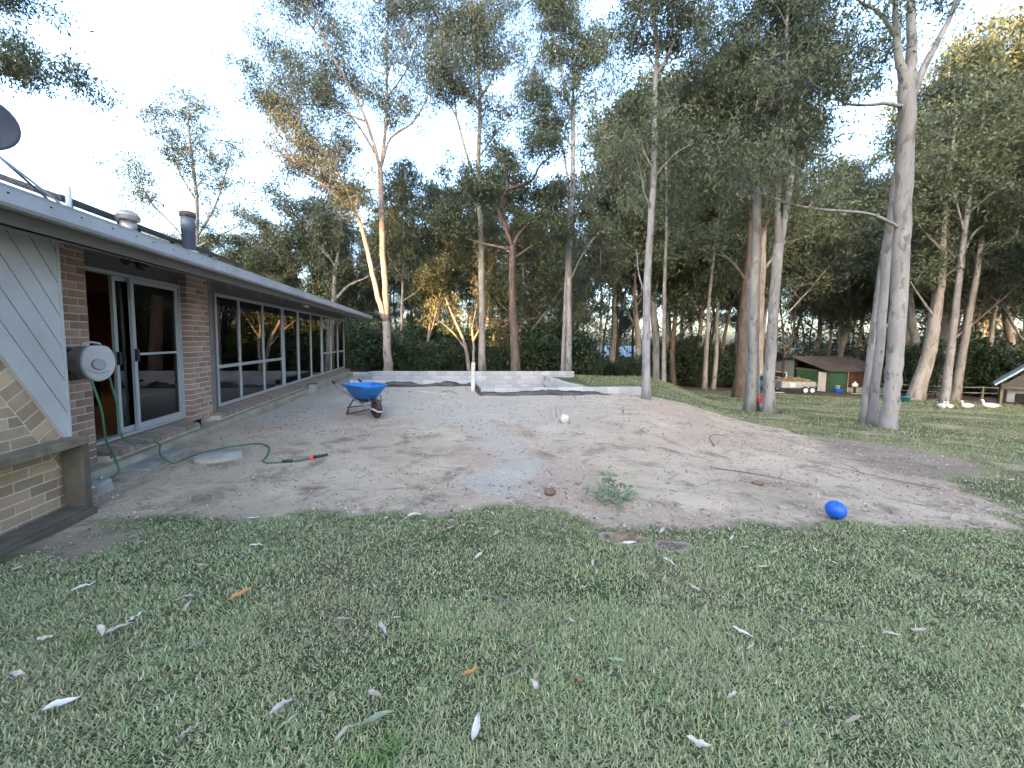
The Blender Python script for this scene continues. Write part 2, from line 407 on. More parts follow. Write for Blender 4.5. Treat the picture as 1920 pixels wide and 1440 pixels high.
M['bark_pale'] = bark_mat('bark_pale_gum', (0.245, 0.242, 0.245), (0.185, 0.182, 0.185), (0.11, 0.103, 0.098))
M['bark_grey'] = bark_mat('bark_grey_gum', (0.27, 0.25, 0.235), (0.20, 0.185, 0.17), (0.13, 0.112, 0.10))
M['bark_tan'] = bark_mat('bark_tan_gum', (0.30, 0.262, 0.232), (0.225, 0.192, 0.168), (0.14, 0.115, 0.098))
M['bark_rough'] = bark_mat('bark_rough_brown', (0.13, 0.095, 0.075), (0.09, 0.066, 0.052), (0.055, 0.042, 0.034), 3.5)
M['leaf'] = leaf_mat('gum_leaf', (0.052, 0.068, 0.036), (0.090, 0.112, 0.060), (0.135, 0.150, 0.084), 0.25)
M['leaf_grey'] = leaf_mat('gum_leaf_greyish', (0.072, 0.088, 0.056), (0.112, 0.130, 0.082), (0.155, 0.165, 0.108), 0.28)
M['leaf_dark'] = leaf_mat('gum_leaf_dark', (0.038, 0.053, 0.030), (0.066, 0.088, 0.046), (0.105, 0.124, 0.068), 0.2)
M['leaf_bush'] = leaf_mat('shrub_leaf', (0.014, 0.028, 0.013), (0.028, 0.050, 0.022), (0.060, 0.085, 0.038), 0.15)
M['leaf_fresh'] = leaf_mat('fresh_leaf', (0.12, 0.18, 0.09), (0.20, 0.28, 0.15), (0.32, 0.38, 0.26), 0.25)
M['litter'] = leaf_mat('dry_leaf_litter', (0.10, 0.065, 0.045), (0.25, 0.19, 0.145), (0.54, 0.48, 0.41), 0.1, 0.7)
M['pebble'] = leaf_mat('stone_chips', (0.16, 0.12, 0.09), (0.33, 0.26, 0.20), (0.60, 0.56, 0.50), 0.0, 0.9)

# ------------------------------------------------------------------ ground
def steps(*segs):
    out = []
    for a, b, st in segs: out += list(np.arange(a, b - 1e-6, st))
    out.append(segs[-1][1]); return np.array(out)

gxs = steps((-500, -60, 40), (-60, -9, 3), (-9, 0.6, 0.12), (0.6, 1.5, 0.035), (1.5, 8, 0.12), (8, 14, 0.3), (14, 34, 0.8), (34, 60, 2.5), (60, 500, 40))
gys = steps((-300, -30, 30), (-30, 0, 2), (0, 1, 0.25), (1, 2.8, 0.085), (2.8, 3.4, 0.03), (3.4, 5, 0.085), (5, 19.5, 0.14), (19.5, 30, 0.5), (30, 60, 1.5), (60, 100, 5), (100, 600, 40))
GX, GY = np.meshgrid(gxs, gys); GZ = ground(GX, GY)
# the soil stays under the house and its footing
nx_, ny_ = len(gxs), len(gys)
idx = np.arange(nx_ * ny_).reshape(ny_, nx_)
quads = np.stack([idx[:-1, :-1], idx[:-1, 1:], idx[1:, 1:], idx[1:, :-1]], -1).reshape(-1, 4)
gme = np_mesh('ground', np.stack([GX.ravel(), GY.ravel(), GZ.ravel()], -1), quads, True)
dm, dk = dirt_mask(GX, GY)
def gravel_mask(X, Y):
    path = np.full(np.shape(X), 9.0)
    pl = [(-0.15, 4.25), (0.12, 5.0), (-0.05, 6.0), (-0.6, 7.2), (-1.2, 9.0)]
    for (x0, y0), (x1, y1) in zip(pl[:-1], pl[1:]):
        ex, ey = x1 - x0, y1 - y0; t = np.clip(((X - x0) * ex + (Y - y0) * ey) / (ex * ex + ey * ey), 0, 1)
        path = np.minimum(path, np.hypot(X - x0 - t * ex, Y - y0 - t * ey))
    g_ = 1 - smooth(0.10, 0.55, path + (fbm(X * 2.5, Y * 2.5, 91) - 0.5) * 0.7)
    wide = smooth(6.2, 8.6, Y + (fbm(X * 0.9, Y * 0.9, 93) - 0.5) * 4.5) * (1 - smooth(-0.5, 3.5, X - (Y - 8) * 0.5))
    return np.maximum(g_ * 0.9, wide * 0.75)
gm = gravel_mask(GX, GY)
wood = smooth(0, 7, GY - 26 + 0.10 * (GX - 8) * (GX > 8) + np.where(GX > 18, -0.45 * (GX - 18), 0) * -1 + (fbm(GX * 0.25, GY * 0.25, 5) - 0.5) * 8)
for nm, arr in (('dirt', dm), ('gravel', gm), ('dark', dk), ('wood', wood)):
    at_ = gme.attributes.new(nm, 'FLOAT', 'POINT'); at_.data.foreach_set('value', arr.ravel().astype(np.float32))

gmat, nd, ln, pb = mat_new('ground_soil_and_turf')
pos = N(nd, 'ShaderNodeNewGeometry').outputs['Position']
def attr(n): return N(nd, 'ShaderNodeAttribute', attribute_name=n).outputs['Fac']
turf = mix_col(nd, ln, ramp(nd, ln, noise(nd, ln, 1.1, 5, 0.6, pos), 0.40, 0.62), (0.090, 0.108, 0.050), (0.165, 0.145, 0.085))
turf = mix_col(nd, ln, ramp(nd, ln, noise(nd, ln, 28, 5, 0.7, pos), 0.35, 0.7), turf, (0.052, 0.066, 0.032))
turf = mix_col(nd, ln, ramp(nd, ln, noise(nd, ln, 0.42, 3, 0.5, pos), 0.54, 0.70), turf, (0.215, 0.185, 0.105))
soil = mix_col(nd, ln, ramp(nd, ln, noise(nd, ln, 0.8, 6, 0.62, pos), 0.36, 0.64), (0.455, 0.350, 0.252), (0.590, 0.475, 0.350))
soil = mix_col(nd, ln, ramp(nd, ln, noise(nd, ln, 2.1, 6, 0.7, pos, 0.5), 0.50, 0.66), soil, (0.245, 0.185, 0.140))
soil = mix_col(nd, ln, ramp(nd, ln, noise(nd, ln, 0.33, 3, 0.5, pos), 0.50, 0.60), soil, (0.475, 0.350, 0.265))
soil = mix_col(nd, ln, ramp(nd, ln, noise(nd, ln, 55, 4, 0.8, pos), 0.60, 0.74), soil, (0.46, 0.43, 0.38))
soil = mix_col(nd, ln, ramp(nd, ln, noise(nd, ln, 38, 4, 0.8, pos, 0.3), 0.60, 0.75), soil, (0.145, 0.11, 0.085))
grav = mix_col(nd, ln, ramp(nd, ln, noise(nd, ln, 60, 4, 0.8, pos), 0.35, 0.65), (0.385, 0.345, 0.285), (0.56, 0.505, 0.425))
grav = mix_col(nd, ln, ramp(nd, ln, noise(nd, ln, 2.6, 5, 0.65, pos), 0.52, 0.7), grav, (0.50, 0.42, 0.31))
soil = mix_col(nd, ln, attr('gravel'), soil, grav)
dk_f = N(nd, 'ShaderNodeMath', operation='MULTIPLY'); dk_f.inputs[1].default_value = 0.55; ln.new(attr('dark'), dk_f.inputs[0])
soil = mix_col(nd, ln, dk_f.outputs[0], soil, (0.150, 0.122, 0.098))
base = mix_col(nd, ln, attr('dirt'), turf, soil)
duff = mix_col(nd, ln, ramp(nd, ln, noise(nd, ln, 3.0, 6, 0.7, pos), 0.35, 0.65), (0.085, 0.060, 0.042), (0.175, 0.130, 0.095))
base = mix_col(nd, ln, attr('wood'), base, duff)
ln.new(base, pb.inputs['Base Color']); pb.inputs['Roughness'].default_value = 0.95; pb.inputs['Specular IOR Level'].default_value = 0.15
b1 = nd.new('ShaderNodeBump'); b1.inputs['Strength'].default_value = 1.0; b1.inputs['Distance'].default_value = 0.06
ln.new(noise(nd, ln, 11, 8, 0.72, pos), b1.inputs['Height']); ln.new(b1.outputs[0], pb.inputs['Normal'])
gobj = link_mesh('ground', gme, gmat); tag(gobj, kind='structure')

# ------------------------------------------------------------------ lawn: blades of grass
def blades(n, xr, yr, h0, h1, w0, w1, seed, seg=2, wedge=None):
    r = np.random.default_rng(seed)
    X = r.uniform(*xr, n); Y = r.uniform(*yr, n)
    keep = np.abs(X) < 1.42 * Y + 0.9
    if wedge is not None: keep &= wedge(X, Y)
    X, Y = X[keep], Y[keep]
    d_, _ = dirt_mask(X, Y)
    clump = fbm(X * 3.0, Y * 3.0, 111)
    wd = smooth(0, 7, Y - 27 + 0.10 * (X - 8) * (X > 8))
    p = (1 - smooth(0.25, 0.75, d_)) * (0.55 + 0.6 * smooth(0.25, 0.6, clump)) * (1 - wd)
    p *= poly_sd(X, Y, POOL) > 0.3
    keep = r.random(len(X)) < p
    # not under the rack, wall or footing
    U = HD[0] * X + HD[1] * Y; V = HN[0] * X + HN[1] * Y + DA
    keep &= ~(V < 1.05)
    X, Y = X[keep], Y[keep]; n = len(X); Z = ground(X, Y) - 0.004
    a = r.uniform(0, 2 * np.pi, n); lean = r.uniform(0.35, 1.3, n)
    hh = r.uniform(h0, h1, n) * (0.65 + 0.7 * fbm(X * 1.3, Y * 1.3, 113)); ww = r.uniform(w0, w1, n)
    dx, dy = np.cos(a), np.sin(a); px, py = -dy, dx
    base_ = np.stack([X, Y, Z], -1)
    D = np.stack([dx * np.sin(lean), dy * np.sin(lean), np.cos(lean)], -1)
    D2 = np.stack([dx * np.sin(lean + 0.5), dy * np.sin(lean + 0.5), np.cos(lean + 0.5)], -1)
    S = np.stack([px, py, np.zeros(n)], -1) * ww[:, None] * 0.5
    if seg == 2:
        mid = base_ + D * (hh * 0.55)[:, None]; tip = mid + D2 * (hh * 0.45)[:, None]
        tip[:, 2] = np.maximum(tip[:, 2], Z + 0.004)
        V_ = np.stack([base_ - S, base_ + S, mid + S * 0.9, mid - S * 0.9, tip], 1).reshape(-1, 3)
        o = np.arange(n)[:, None] * 5
        F = np.concatenate([o + [0, 1, 2], o + [0, 2, 3], o + [3, 2, 4]])
    else:
        tip = base_ + D * hh[:, None]
        V_ = np.stack([base_ - S, base_ + S, tip], 1).reshape(-1, 3)
        o = np.arange(n)[:, None] * 3; F = o + [0, 1, 2]
    return V_, F

gV, gF, off = [], [], 0
for args in ((180000, (-3.2, 3.2), (1.05, 2.1), 0.018, 0.038, 0.0026, 0.0054, 1, 2),
             (250000, (-5.2, 6.2), (2.1, 4.2), 0.019, 0.040, 0.0034, 0.0066, 2, 2),
             (70000, (2.5, 13.0), (4.0, 9.0), 0.03, 0.06, 0.006, 0.011, 3, 1),
             (70000, (3.0, 26.0), (9.0, 19.0), 0.035, 0.07, 0.012, 0.022, 4, 1),
             (60000, (2.0, 46.0), (19.0, 36.0), 0.04, 0.08, 0.025, 0.045, 5, 1)):
    V_, F_ = blades(*args); gV.append(V_); gF.append(F_ + off); off += len(V_)
grass_mat, nd, ln, pb = mat_new('grass_blade')
rnd = N(nd, 'ShaderNodeNewGeometry').outputs['Random Per Island']
pos = N(nd, 'ShaderNodeNewGeometry').outputs['Position']
rp = nd.new('ShaderNodeValToRGB'); e = rp.color_ramp.elements
e[0].color = c4((0.125, 0.178, 0.068)); e[1].color = c4((0.50, 0.44, 0.30)); e[1].position = 1.0
for ps, cc in ((0.35, (0.200, 0.262, 0.105)), (0.62, (0.275, 0.330, 0.155)), (0.78, (0.330, 0.340, 0.175)), (0.9, (0.42, 0.37, 0.21))):
    k = e.new(ps); k.color = c4(cc)
ln.new(rnd, rp.inputs[0])
dry = ramp(nd, ln, noise(nd, ln, 1.3, 5, 0.65, pos), 0.44, 0.64)
dm_ = N(nd, 'ShaderNodeMath', operation='MULTIPLY'); dm_.inputs[1].default_value = 0.42; ln.new(dry, dm_.inputs[0])
gc = mix_col(nd, ln, dm_.outputs[0], rp.outputs[0], (0.320, 0.280, 0.165))
wd_f = ramp(nd, ln, noise(nd, ln, 2.2, 3, 0.5, pos), 0.66, 0.76)
gc = mix_col(nd, ln, wd_f, gc, (0.165, 0.245, 0.075))
ln.new(gc, pb.inputs['Base Color']); pb.inputs['Roughness'].default_value = 0.6; pb.inputs['Specular IOR Level'].default_value = 0.3
grass = link_mesh('lawn_grass', np_mesh('lawn_grass', np.concatenate(gV), np.concatenate(gF)), grass_mat)
tag(grass, 'short patchy green lawn with dry straw coloured blades', 'grass', kind='stuff')

# ------------------------------------------------------------------ stone chips and fine leaf litter (uncountable)
def chips(n, seed, xr, yr, s0, s1, inside=True):
    r = np.random.default_rng(seed)
    X = r.uniform(*xr, n); Y = r.uniform(*yr, n)
    d_, _ = dirt_mask(X, Y); U = HD[0] * X + HD[1] * Y; V = HN[0] * X + HN[1] * Y + DA
    k = (d_ > 0.6) & (np.abs(X) < 1.4 * Y) & (V > 0.4) & (poly_sd(X, Y, POOL) > 0.35) & (r.random(n) < 0.25 + 0.9 * smooth(0.4, 0.65, fbm(X * 1.2, Y * 1.2, 8)))
    X, Y = X[k], Y[k]; n = len(X); s = s0 + (s1 - s0) * r.random(n) ** 3; Z = ground(X, Y)
    c = np.stack([X, Y, Z + s * 0.25], -1)
    oc = np.array([(1, 0, 0), (0, 1, 0), (-1, 0, 0), (0, -1, 0), (0, 0, .6), (0, 0, -.6)], float)
    a = r.uniform(0, 6.28, n); ca, sa = np.cos(a), np.sin(a)
    pts = oc[None] * (s[:, None, None] * r.uniform(0.55, 1.3, (n, 6, 1)))
    q = pts.copy(); q[..., 0] = pts[..., 0] * ca[:, None] - pts[..., 1] * sa[:, None]; q[..., 1] = pts[..., 0] * sa[:, None] + pts[..., 1] * ca[:, None]
    V_ = (c[:, None] + q).reshape(-1, 3); o = np.arange(n)[:, None] * 6
    F = np.concatenate([o + t for t in ([0, 1, 4], [1, 2, 4], [2, 3, 4], [3, 0, 4], [1, 0, 5], [2, 1, 5], [3, 2, 5], [0, 3, 5])])
    return V_, F
V1, F1 = chips(26000, 31, (-5, 7.5), (2.8, 7.0), 0.003, 0.017); V2, F2 = chips(16000, 32, (-8, 8), (6.5, 13.5), 0.005, 0.026)
tag(link_mesh('stone_chips', np_mesh('stone_chips', np.concatenate([V1, V2]), np.concatenate([F1, F2 + len(V1)])), M['pebble']),
    'scattered stone chips and grit over the bare earth', 'gravel', kind='stuff')

def leaf_quads(C, D, L, W, curl=0.0, r=None):
    """n lance shaped leaves: 6 points, 4 triangles each, around centres C along D"""
    n = len(C); r = r or RNG
    D = D / np.linalg.norm(D, axis=1, keepdims=True)
    A = r.normal(size=(n, 3)); A -= D * (A * D).sum(1, keepdims=True); A /= np.linalg.norm(A, axis=1, keepdims=True) + 1e-9
    L = np.broadcast_to(L, n)[:, None]; W = np.broadcast_to(W, n)[:, None]
    p0 = C - D * L * .5; p2 = C + D * L * .5
    V_ = np.stack([p0, C - D * L * .08 + A * W * .5, p2, C - D * L * .08 - A * W * .5], 1).reshape(-1, 3)
    return V_, (np.arange(n)[:, None] * 4 + [0, 1, 2, 3])

def flat_litter(n, seed, xr, yr, l0, l1, test):
    r = np.random.default_rng(seed); X = r.uniform(*xr, n); Y = r.uniform(*yr, n)
    V = HN[0] * X + HN[1] * Y + DA
    k = test(X, Y, r) & (np.abs(X) < 1.4 * Y + .3) & (V > 0.9) & (poly_sd(X, Y, POOL) > 0.35); X, Y = X[k], Y[k]; n = len(X)
    a = r.uniform(0, 6.28, n); L = r.uniform(l0, l1, n); W = L * r.uniform(.14, .3, n)
    Z = ground(X, Y) + r.uniform(.006, .02, n) + np.where(dirt_mask(X, Y)[0] < .5, .012, 0)
    dx, dy = np.cos(a), np.sin(a); t = r.uniform(-.25, .25, n); b = r.uniform(-.35, .35, n)
    C = np.stack([X, Y, Z], -1); D = np.stack([dx, dy, t], -1); S = np.stack([-dy, dx, b], -1)
    bend = np.stack([np.zeros(n), np.zeros(n), L * r.uniform(-.04, .10, n)], -1)
    h2 = (L * .5)[:, None]; w2 = (W * .5)[:, None]
    V_ = np.stack([C - D * h2 + bend, C - D * h2 * .4 + S * w2, C + D * h2 * .35 + S * w2 * .8, C + D * h2 + bend, C + D * h2 * .35 - S * w2 * .8, C - D * h2 * .4 - S * w2], 1).reshape(-1, 3)
    o = np.arange(n)[:, None] * 6
    F = np.concatenate([o + t_ for t_ in ([0, 1, 5], [1, 2, 4], [1, 4, 5], [2, 3, 4])])
    return V_, F
LV, LF, off = [], [], 0
edge = lambda X, Y, r: r.random(len(X)) < 0.55 * (np.abs(poly_sd(X, Y, DIRT)) < .45) + .16 + .35 * smooth(.5, .68, fbm(X * 1.1, Y * 1.1, 15))
for args in ((520, 61, (-3.2, 4), (1.1, 3.4), .018, .085, lambda X, Y, r: r.random(len(X)) < .5), (3200, 62, (-4.5, 7), (2.9, 6), .02, .08, edge),
             (4200, 63, (0, 9), (4, 13), .03, .09, lambda X, Y, r: r.random(len(X)) < .10 + .7 * smooth(.45, .65, fbm(X * .7, Y * .7, 14)) * (X > Y * .12)),
             (3800, 64, (3, 30), (9, 27), .05, .14, lambda X, Y, r: r.random(len(X)) < .5), (260, 65, (-3.9, -2.3), (2.2, 3.3), .02, .05, lambda X, Y, r: r.random(len(X)) < .9)):
    a_, b_ = flat_litter(*args); LV.append(a_); LF.append(b_ + off); off += len(a_)
tag(link_mesh('leaf_litter', np_mesh('leaf_litter', np.concatenate(LV), np.concatenate(LF)), M['litter']), 'small dry leaf and bark litter strewn over ground', 'leaf litter', kind='stuff')

# ------------------------------------------------------------------ trees
def catmull(pts, sub=4):
    P = [np.array(p, float) for p in pts]
    if len(P) < 3: return [P[0] + (P[-1] - P[0]) * t for t in np.linspace(0, 1, sub + 1)]
    P = [2 * P[0] - P[1]] + P + [2 * P[-1] - P[-2]]; out = []
    for i in range(1, len(P) - 2):
        p0, p1, p2, p3 = P[i - 1:i + 3]
        for t in np.linspace(0, 1, sub, endpoint=False):
            out.append(.5 * ((2 * p1) + (-p0 + p2) * t + (2 * p0 - 5 * p1 + 4 * p2 - p3) * t * t + (-p0 + 3 * p1 - 3 * p2 + p3) * t ** 3))
    out.append(P[-2]); return out

def tree_meshes(limbs, seed, sub_n=2.2, sub_len=1.8, clumps=4, leaves=55, leaf_l=.16, leaf_w=.04, clump_r=.42, droop=.75, up=.55, sides=10, twig_sides=3):
    """limbs: (points, r0, r1, leafy_from, density).  Returns a wood mesh and a leaf mesh."""
    r = np.random.default_rng(seed); wood = MB(); CC = []; CR = []
    for pts, r0, r1, lf, dens in limbs:
        P = catmull(pts, 5); n = len(P)
        j = r.normal(0, .014, (n, 3)) * min(1, r0 * 4); j[0] = 0
        P = [p + q for p, q in zip(P, j)]
        rad = [r0 + (r1 - r0) * (i / (n - 1)) ** .8 for i in range(n)]
        if r0 > .11 and pts[0][2] < .5: rad[0] *= 1.32; rad[1] *= 1.06
        wood.tube(P, rad, sides if r0 > .06 else 6)
        if dens <= 0: continue
        seglen = [np.linalg.norm(P[i + 1] - P[i]) for i in range(n - 1)]; tot = sum(seglen)
        k = max(2, int(tot * (1 - lf) * sub_n * dens))
        for q in range(k):
            t = lf + (1 - lf) * (q + r.random()) / k; fi = t * (n - 1); i = min(int(fi), n - 2)
            p = P[i] + (P[i + 1] - P[i]) * (fi - i); tan = P[i + 1] - P[i]; tan = tan / (np.linalg.norm(tan) + 1e-9)
            az = r.uniform(0, 2 * np.pi); d = np.array([np.cos(az), np.sin(az), 0]) * r.uniform(.6, 1.0) + tan * r.uniform(.2, .8) + np.array([0, 0, up * r.uniform(.1, 1.3)])
            d /= np.linalg.norm(d); L = sub_len * r.uniform(.55, 1.25) * (1.1 - .45 * t)
            b = np.array([r.normal(), r.normal(), r.normal() * .5]) * .18 * L
            e1 = p + d * L * .5 + b; e2 = p + d * L + b * .4 + np.array([0, 0, .06 * L])
            rr = max(.010, min(rad[i] * .45, .035 * L))
            Q = catmull([p, e1, e2], 2); wood.tube(Q, [rr * (1 - .8 * s / (len(Q) - 1)) for s in range(len(Q))], twig_sides + 1, cap=False)
            for c in range(clumps):
                s = r.uniform(.4, 1.05); bp = p + d * L * s + b * s * .6
                off_ = r.normal(size=3) * np.array([.34, .34, .24]) * (sub_len / 1.8) * 1.3
                tip = bp + off_
                wood.tube([bp, bp + off_ * .5 + [0, 0, .05], tip], [rr * .4, rr * .3, rr * .12], 3, cap=False)
                CC.append(tip); CR.append(clump_r * r.uniform(.6, 1.3))
    if not CC: return wood, None
    CC = np.array(CC); CR = np.array(CR)
    rep = np.maximum(4, (leaves * (CR / clump_r) ** 2 * r.uniform(.5, 1.4, len(CC))).astype(int))
    C = np.repeat(CC, rep, 0); R = np.repeat(CR, rep)
    off_ = r.normal(size=(len(C), 3)) * np.array([.55, .55, .40]); C = C + off_ * R[:, None]
    D = r.normal(size=(len(C), 3)) * .75 + np.array([0, 0, -droop])
    L = leaf_l * r.uniform(.6, 1.35, len(C)); W = leaf_w * r.uniform(.7, 1.35, len(C))
    V_, F_ = leaf_quads(C, D, L, W, r=r)
    return wood, (V_, F_)

def plant_tree(name, label, cat, base, limbs, bark, leaf, seed, group=None, **kw):
    t = thing(name, label, cat, base, 0, group)
    b = np.array(base)
    lim = [([np.array(p) - b for p in pts], r0, r1, lf, de) for pts, r0, r1, lf, de in limbs]
    w, lv = tree_meshes(lim, seed, **kw)
    w.build('trunk', M[bark], t)
    if lv is not None: link_mesh('crown', np_mesh('crown', *lv), M[leaf], t)
    return t

def copy_tree(root, loc, rz, scale, label=None, group=None):
    r = root.copy(); COL.objects.link(r); r.location = loc; r.rotation_euler = (0, 0, rz); r.scale = scale if hasattr(scale, '__len__') else (scale,) * 3
    if label: r['label'] = label
    if group: r['group'] = group
    for ch in list(root.children):
        c = ch.copy(); COL.objects.link(c); c.parent = r
        for g_ in ch.children:
            d = g_.copy(); COL.objects.link(d); d.parent = c
    return r

mid = dict(leaf_l=.165, leaf_w=.046, leaves=95, sub_n=2.4, sub_len=1.9, clump_r=.44, clumps=6)
# --- forked gum behind the pool, left
plant_tree('gum_tree', 'tall pale gum behind the block wall, forking low into two stems, lit golden', 'tree', (-6.66, 21, -0.30), [
    ([(-6.66, 21, -.35), (-6.69, 21, 1.0), (-6.74, 21, 2.5)], .24, .20, 1, 0),
    ([(-6.76, 21, 2.4), (-7.15, 20.7, 4.06), (-7.49, 20.4, 6.1), (-7.76, 20.1, 7.44), (-8.15, 19.9, 8.0), (-8.9, 19.6, 8.6), (-9.75, 19.3, 9.3), (-10.9, 19, 10.2)], .15, .03, .48, 1.7),
    ([(-7.76, 20.1, 7.4), (-8.3, 19.6, 9.0), (-9.4, 19.2, 10.6), (-11.2, 19.0, 12.0)], .06, .02, .3, 1.8),
    ([(-6.72, 21, 2.4), (-6.77, 21, 4.37), (-6.89, 21, 6.25), (-6.96, 21, 9.67), (-6.98, 21, 10.31)], .16, .13, 1, 0),
    ([(-6.98, 21, 10.3), (-7.26, 20.7, 11.6), (-7.78, 20.4, 13.1), (-9.0, 20.1, 15.3), (-9.6, 19.8, 16.8), (-9.9, 19.5, 18)], .10, .03, .35, 1.1),
    ([(-6.98, 21, 10.3), (-6.91, 21.2, 11), (-6.74, 21.4, 13.7), (-6.79, 21.6, 16.4), (-6.76, 21.8, 18.5), (-6.94, 22, 20.8)], .11, .03, .3, 1.2),
    ([(-6.84, 21, 10.7), (-6.36, 20.75, 11.7), (-5.24, 20.5, 12.3), (-4.53, 20.25, 13.1), (-4.1, 20, 13.9)], .07, .02, .4, 1.1),
    ([(-7.24, 21, 11.1), (-8.3, 21.4, 12.7), (-9.8, 21.75, 14.2), (-11.75, 22.1, 15.4), (-12.9, 22.5, 17)], .07, .02, .3, 1.3),
    ([(-7.5, 20.6, 12.4), (-9.4, 20.4, 13.0), (-11.2, 20.6, 13.2), (-12.7, 20.8, 13.6)], .05, .02, .3, 1.8),
    ([(-9.0, 20.1, 15.3), (-10.4, 20.4, 17.2), (-11.6, 20.6, 19)], .05, .02, .2, 1.3),
    ([(-6.75, 21.4, 14), (-5.6, 21.4, 15.6), (-5.0, 21.2, 17.4), (-4.9, 21, 19.2)], .05, .02, .25, 1.2)],
    'bark_tan', 'leaf_grey', 101, **{**mid, 'leaves': 82})
# --- straight gum, centre
plant_tree('gum_tree', 'slender straight gum behind the block wall just right of the white post', 'tree', (-1.62, 21.5, -.4), [
    ([(-1.62, 21.5, -.45), (-1.75, 21.5, 5.9), (-1.85, 21.5, 8.9), (-1.94, 21.5, 11), (-1.91, 21.5, 12.6), (-1.9, 21.5, 14.5), (-2.12, 21.5, 16.7), (-2.41, 21.5, 18.3), (-2.55, 21.5, 20.5)], .19, .04, .52, 1.1),
    ([(-1.88, 21.5, 9.4), (-2.58, 21.1, 11.3), (-3.07, 20.75, 12.9), (-3.79, 20.4, 13.7), (-4.47, 20, 14.6)], .08, .02, .45, 1.3),
    ([(-3.0, 20.8, 12.7), (-3.2, 20.6, 14.5), (-3.6, 20.5, 16.4), (-4.2, 20.5, 18.2)], .05, .02, .2, 1.4),
    ([(-1.9, 21.5, 14.1), (-1.2, 22, 15.7), (-.9, 22.5, 17.8), (-.72, 23, 19.8)], .06, .02, .2, 1.3),
    ([(-1.9, 21.5, 11.2), (-1.1, 21.3, 12.2), (-.3, 21.2, 13.2), (.3, 21.2, 14)], .05, .02, .3, 1.2),
    ([(-2.0, 21.5, 15.8), (-3.3, 21.8, 17), (-4.3, 22, 18.6)], .05, .02, .2, 1.3)],
    'bark_grey', 'leaf_grey', 102, **{**mid, 'leaves': 80})
# --- dark crooked tree
plant_tree('gum_tree', 'crooked dark rough barked tree with spreading low crown behind block wall', 'tree', (.22, 20, -.25), [
    ([(.24, 20, -.3), (.06, 20, 2), (-.04, 20, 3.7), (-.08, 20, 6.3)], .25, .16, 1, 0),
    ([(-.08, 20, 6.2), (-.48, 19.75, 7.2), (-.98, 19.5, 8), (-1.72, 19.25, 8.4), (-2.6, 19, 8.8)], .12, .03, .35, 1.4),
    ([(-.08, 20, 6.2), (.3, 20.3, 7), (1.23, 20.7, 7.9), (2.1, 21, 8.6)], .12, .03, .35, 1.5),
    ([(-.28, 20, 6.9), (-.63, 20.1, 8.4), (-.39, 20.25, 9.2), (-.53, 20.4, 10.3), (-1.07, 20.5, 11.4)], .10, .03, .5, 1.4),
    ([(-.38, 20, 9), (.75, 19.7, 9.3), (1.22, 19.3, 9.9), (2.1, 19, 10.5)], .08, .02, .35, 1.4),
    ([(-.21, 20, 6.1), (-1.79, 20.3, 6.5), (-3.16, 20.7, 7.1), (-3.9, 21, 7.7)], .08, .02, .35, 1.5),
    ([(-.07, 20, 5.6), (1.11, 20.5, 6.5), (2.3, 21, 7)], .07, .02, .35, 1.5)],
    'bark_rough', 'leaf_dark', 103, **{**mid, 'leaves': 120, 'sub_len': 1.5})
# --- twin stem gum
plant_tree('gum_tree', 'tall twin stemmed pale gum at the right end of the high block wall', 'tree', (3.1, 22.1, -.6), [
    ([(3.2, 22, -.65), (3.06, 22, 6.1), (3.12, 22, 10.2), (3.06, 22, 13.8)], .17, .11, 1, 0),
    ([(3.06, 22, 13.8), (2.59, 21.75, 14.5), (2.25, 21.5, 16), (1.72, 21.25, 17.6), (1.4, 21, 19.2)], .09, .03, .25, 1.5),
    ([(3.06, 22, 13.8), (3.02, 22.3, 17.1), (2.94, 22.7, 19.3), (3.22, 23, 21.3)], .09, .03, .2, 1.5),
    ([(3.18, 22, 5), (3.58, 21.7, 6), (4.05, 21.3, 6.8), (4.55, 21, 7.4)], .05, .015, .6, 1.0),
    ([(2.93, 22.4, -.65), (2.98, 22.4, 4.7), (3.04, 22.4, 9), (2.53, 22.4, 12.3), (1.65, 22.4, 13.4)], .15, .04, .75, 1.2),
    ([(2.97, 22, 12.1), (2.35, 22.3, 13.3), (1.79, 22.7, 14.6), (1.07, 23, 15.7)], .05, .02, .3, 1.3),
    ([(3.05, 22, 14.2), (3.9, 21.8, 15.4), (4.5, 21.6, 17)], .05, .02, .25, 1.4)],
    'bark_pale', 'leaf', 104, **{**mid, 'leaves': 110})
near = dict(leaf_l=.14, leaf_w=.034, leaves=80, sub_n=2.8, sub_len=1.5, clump_r=.34, clumps=7)
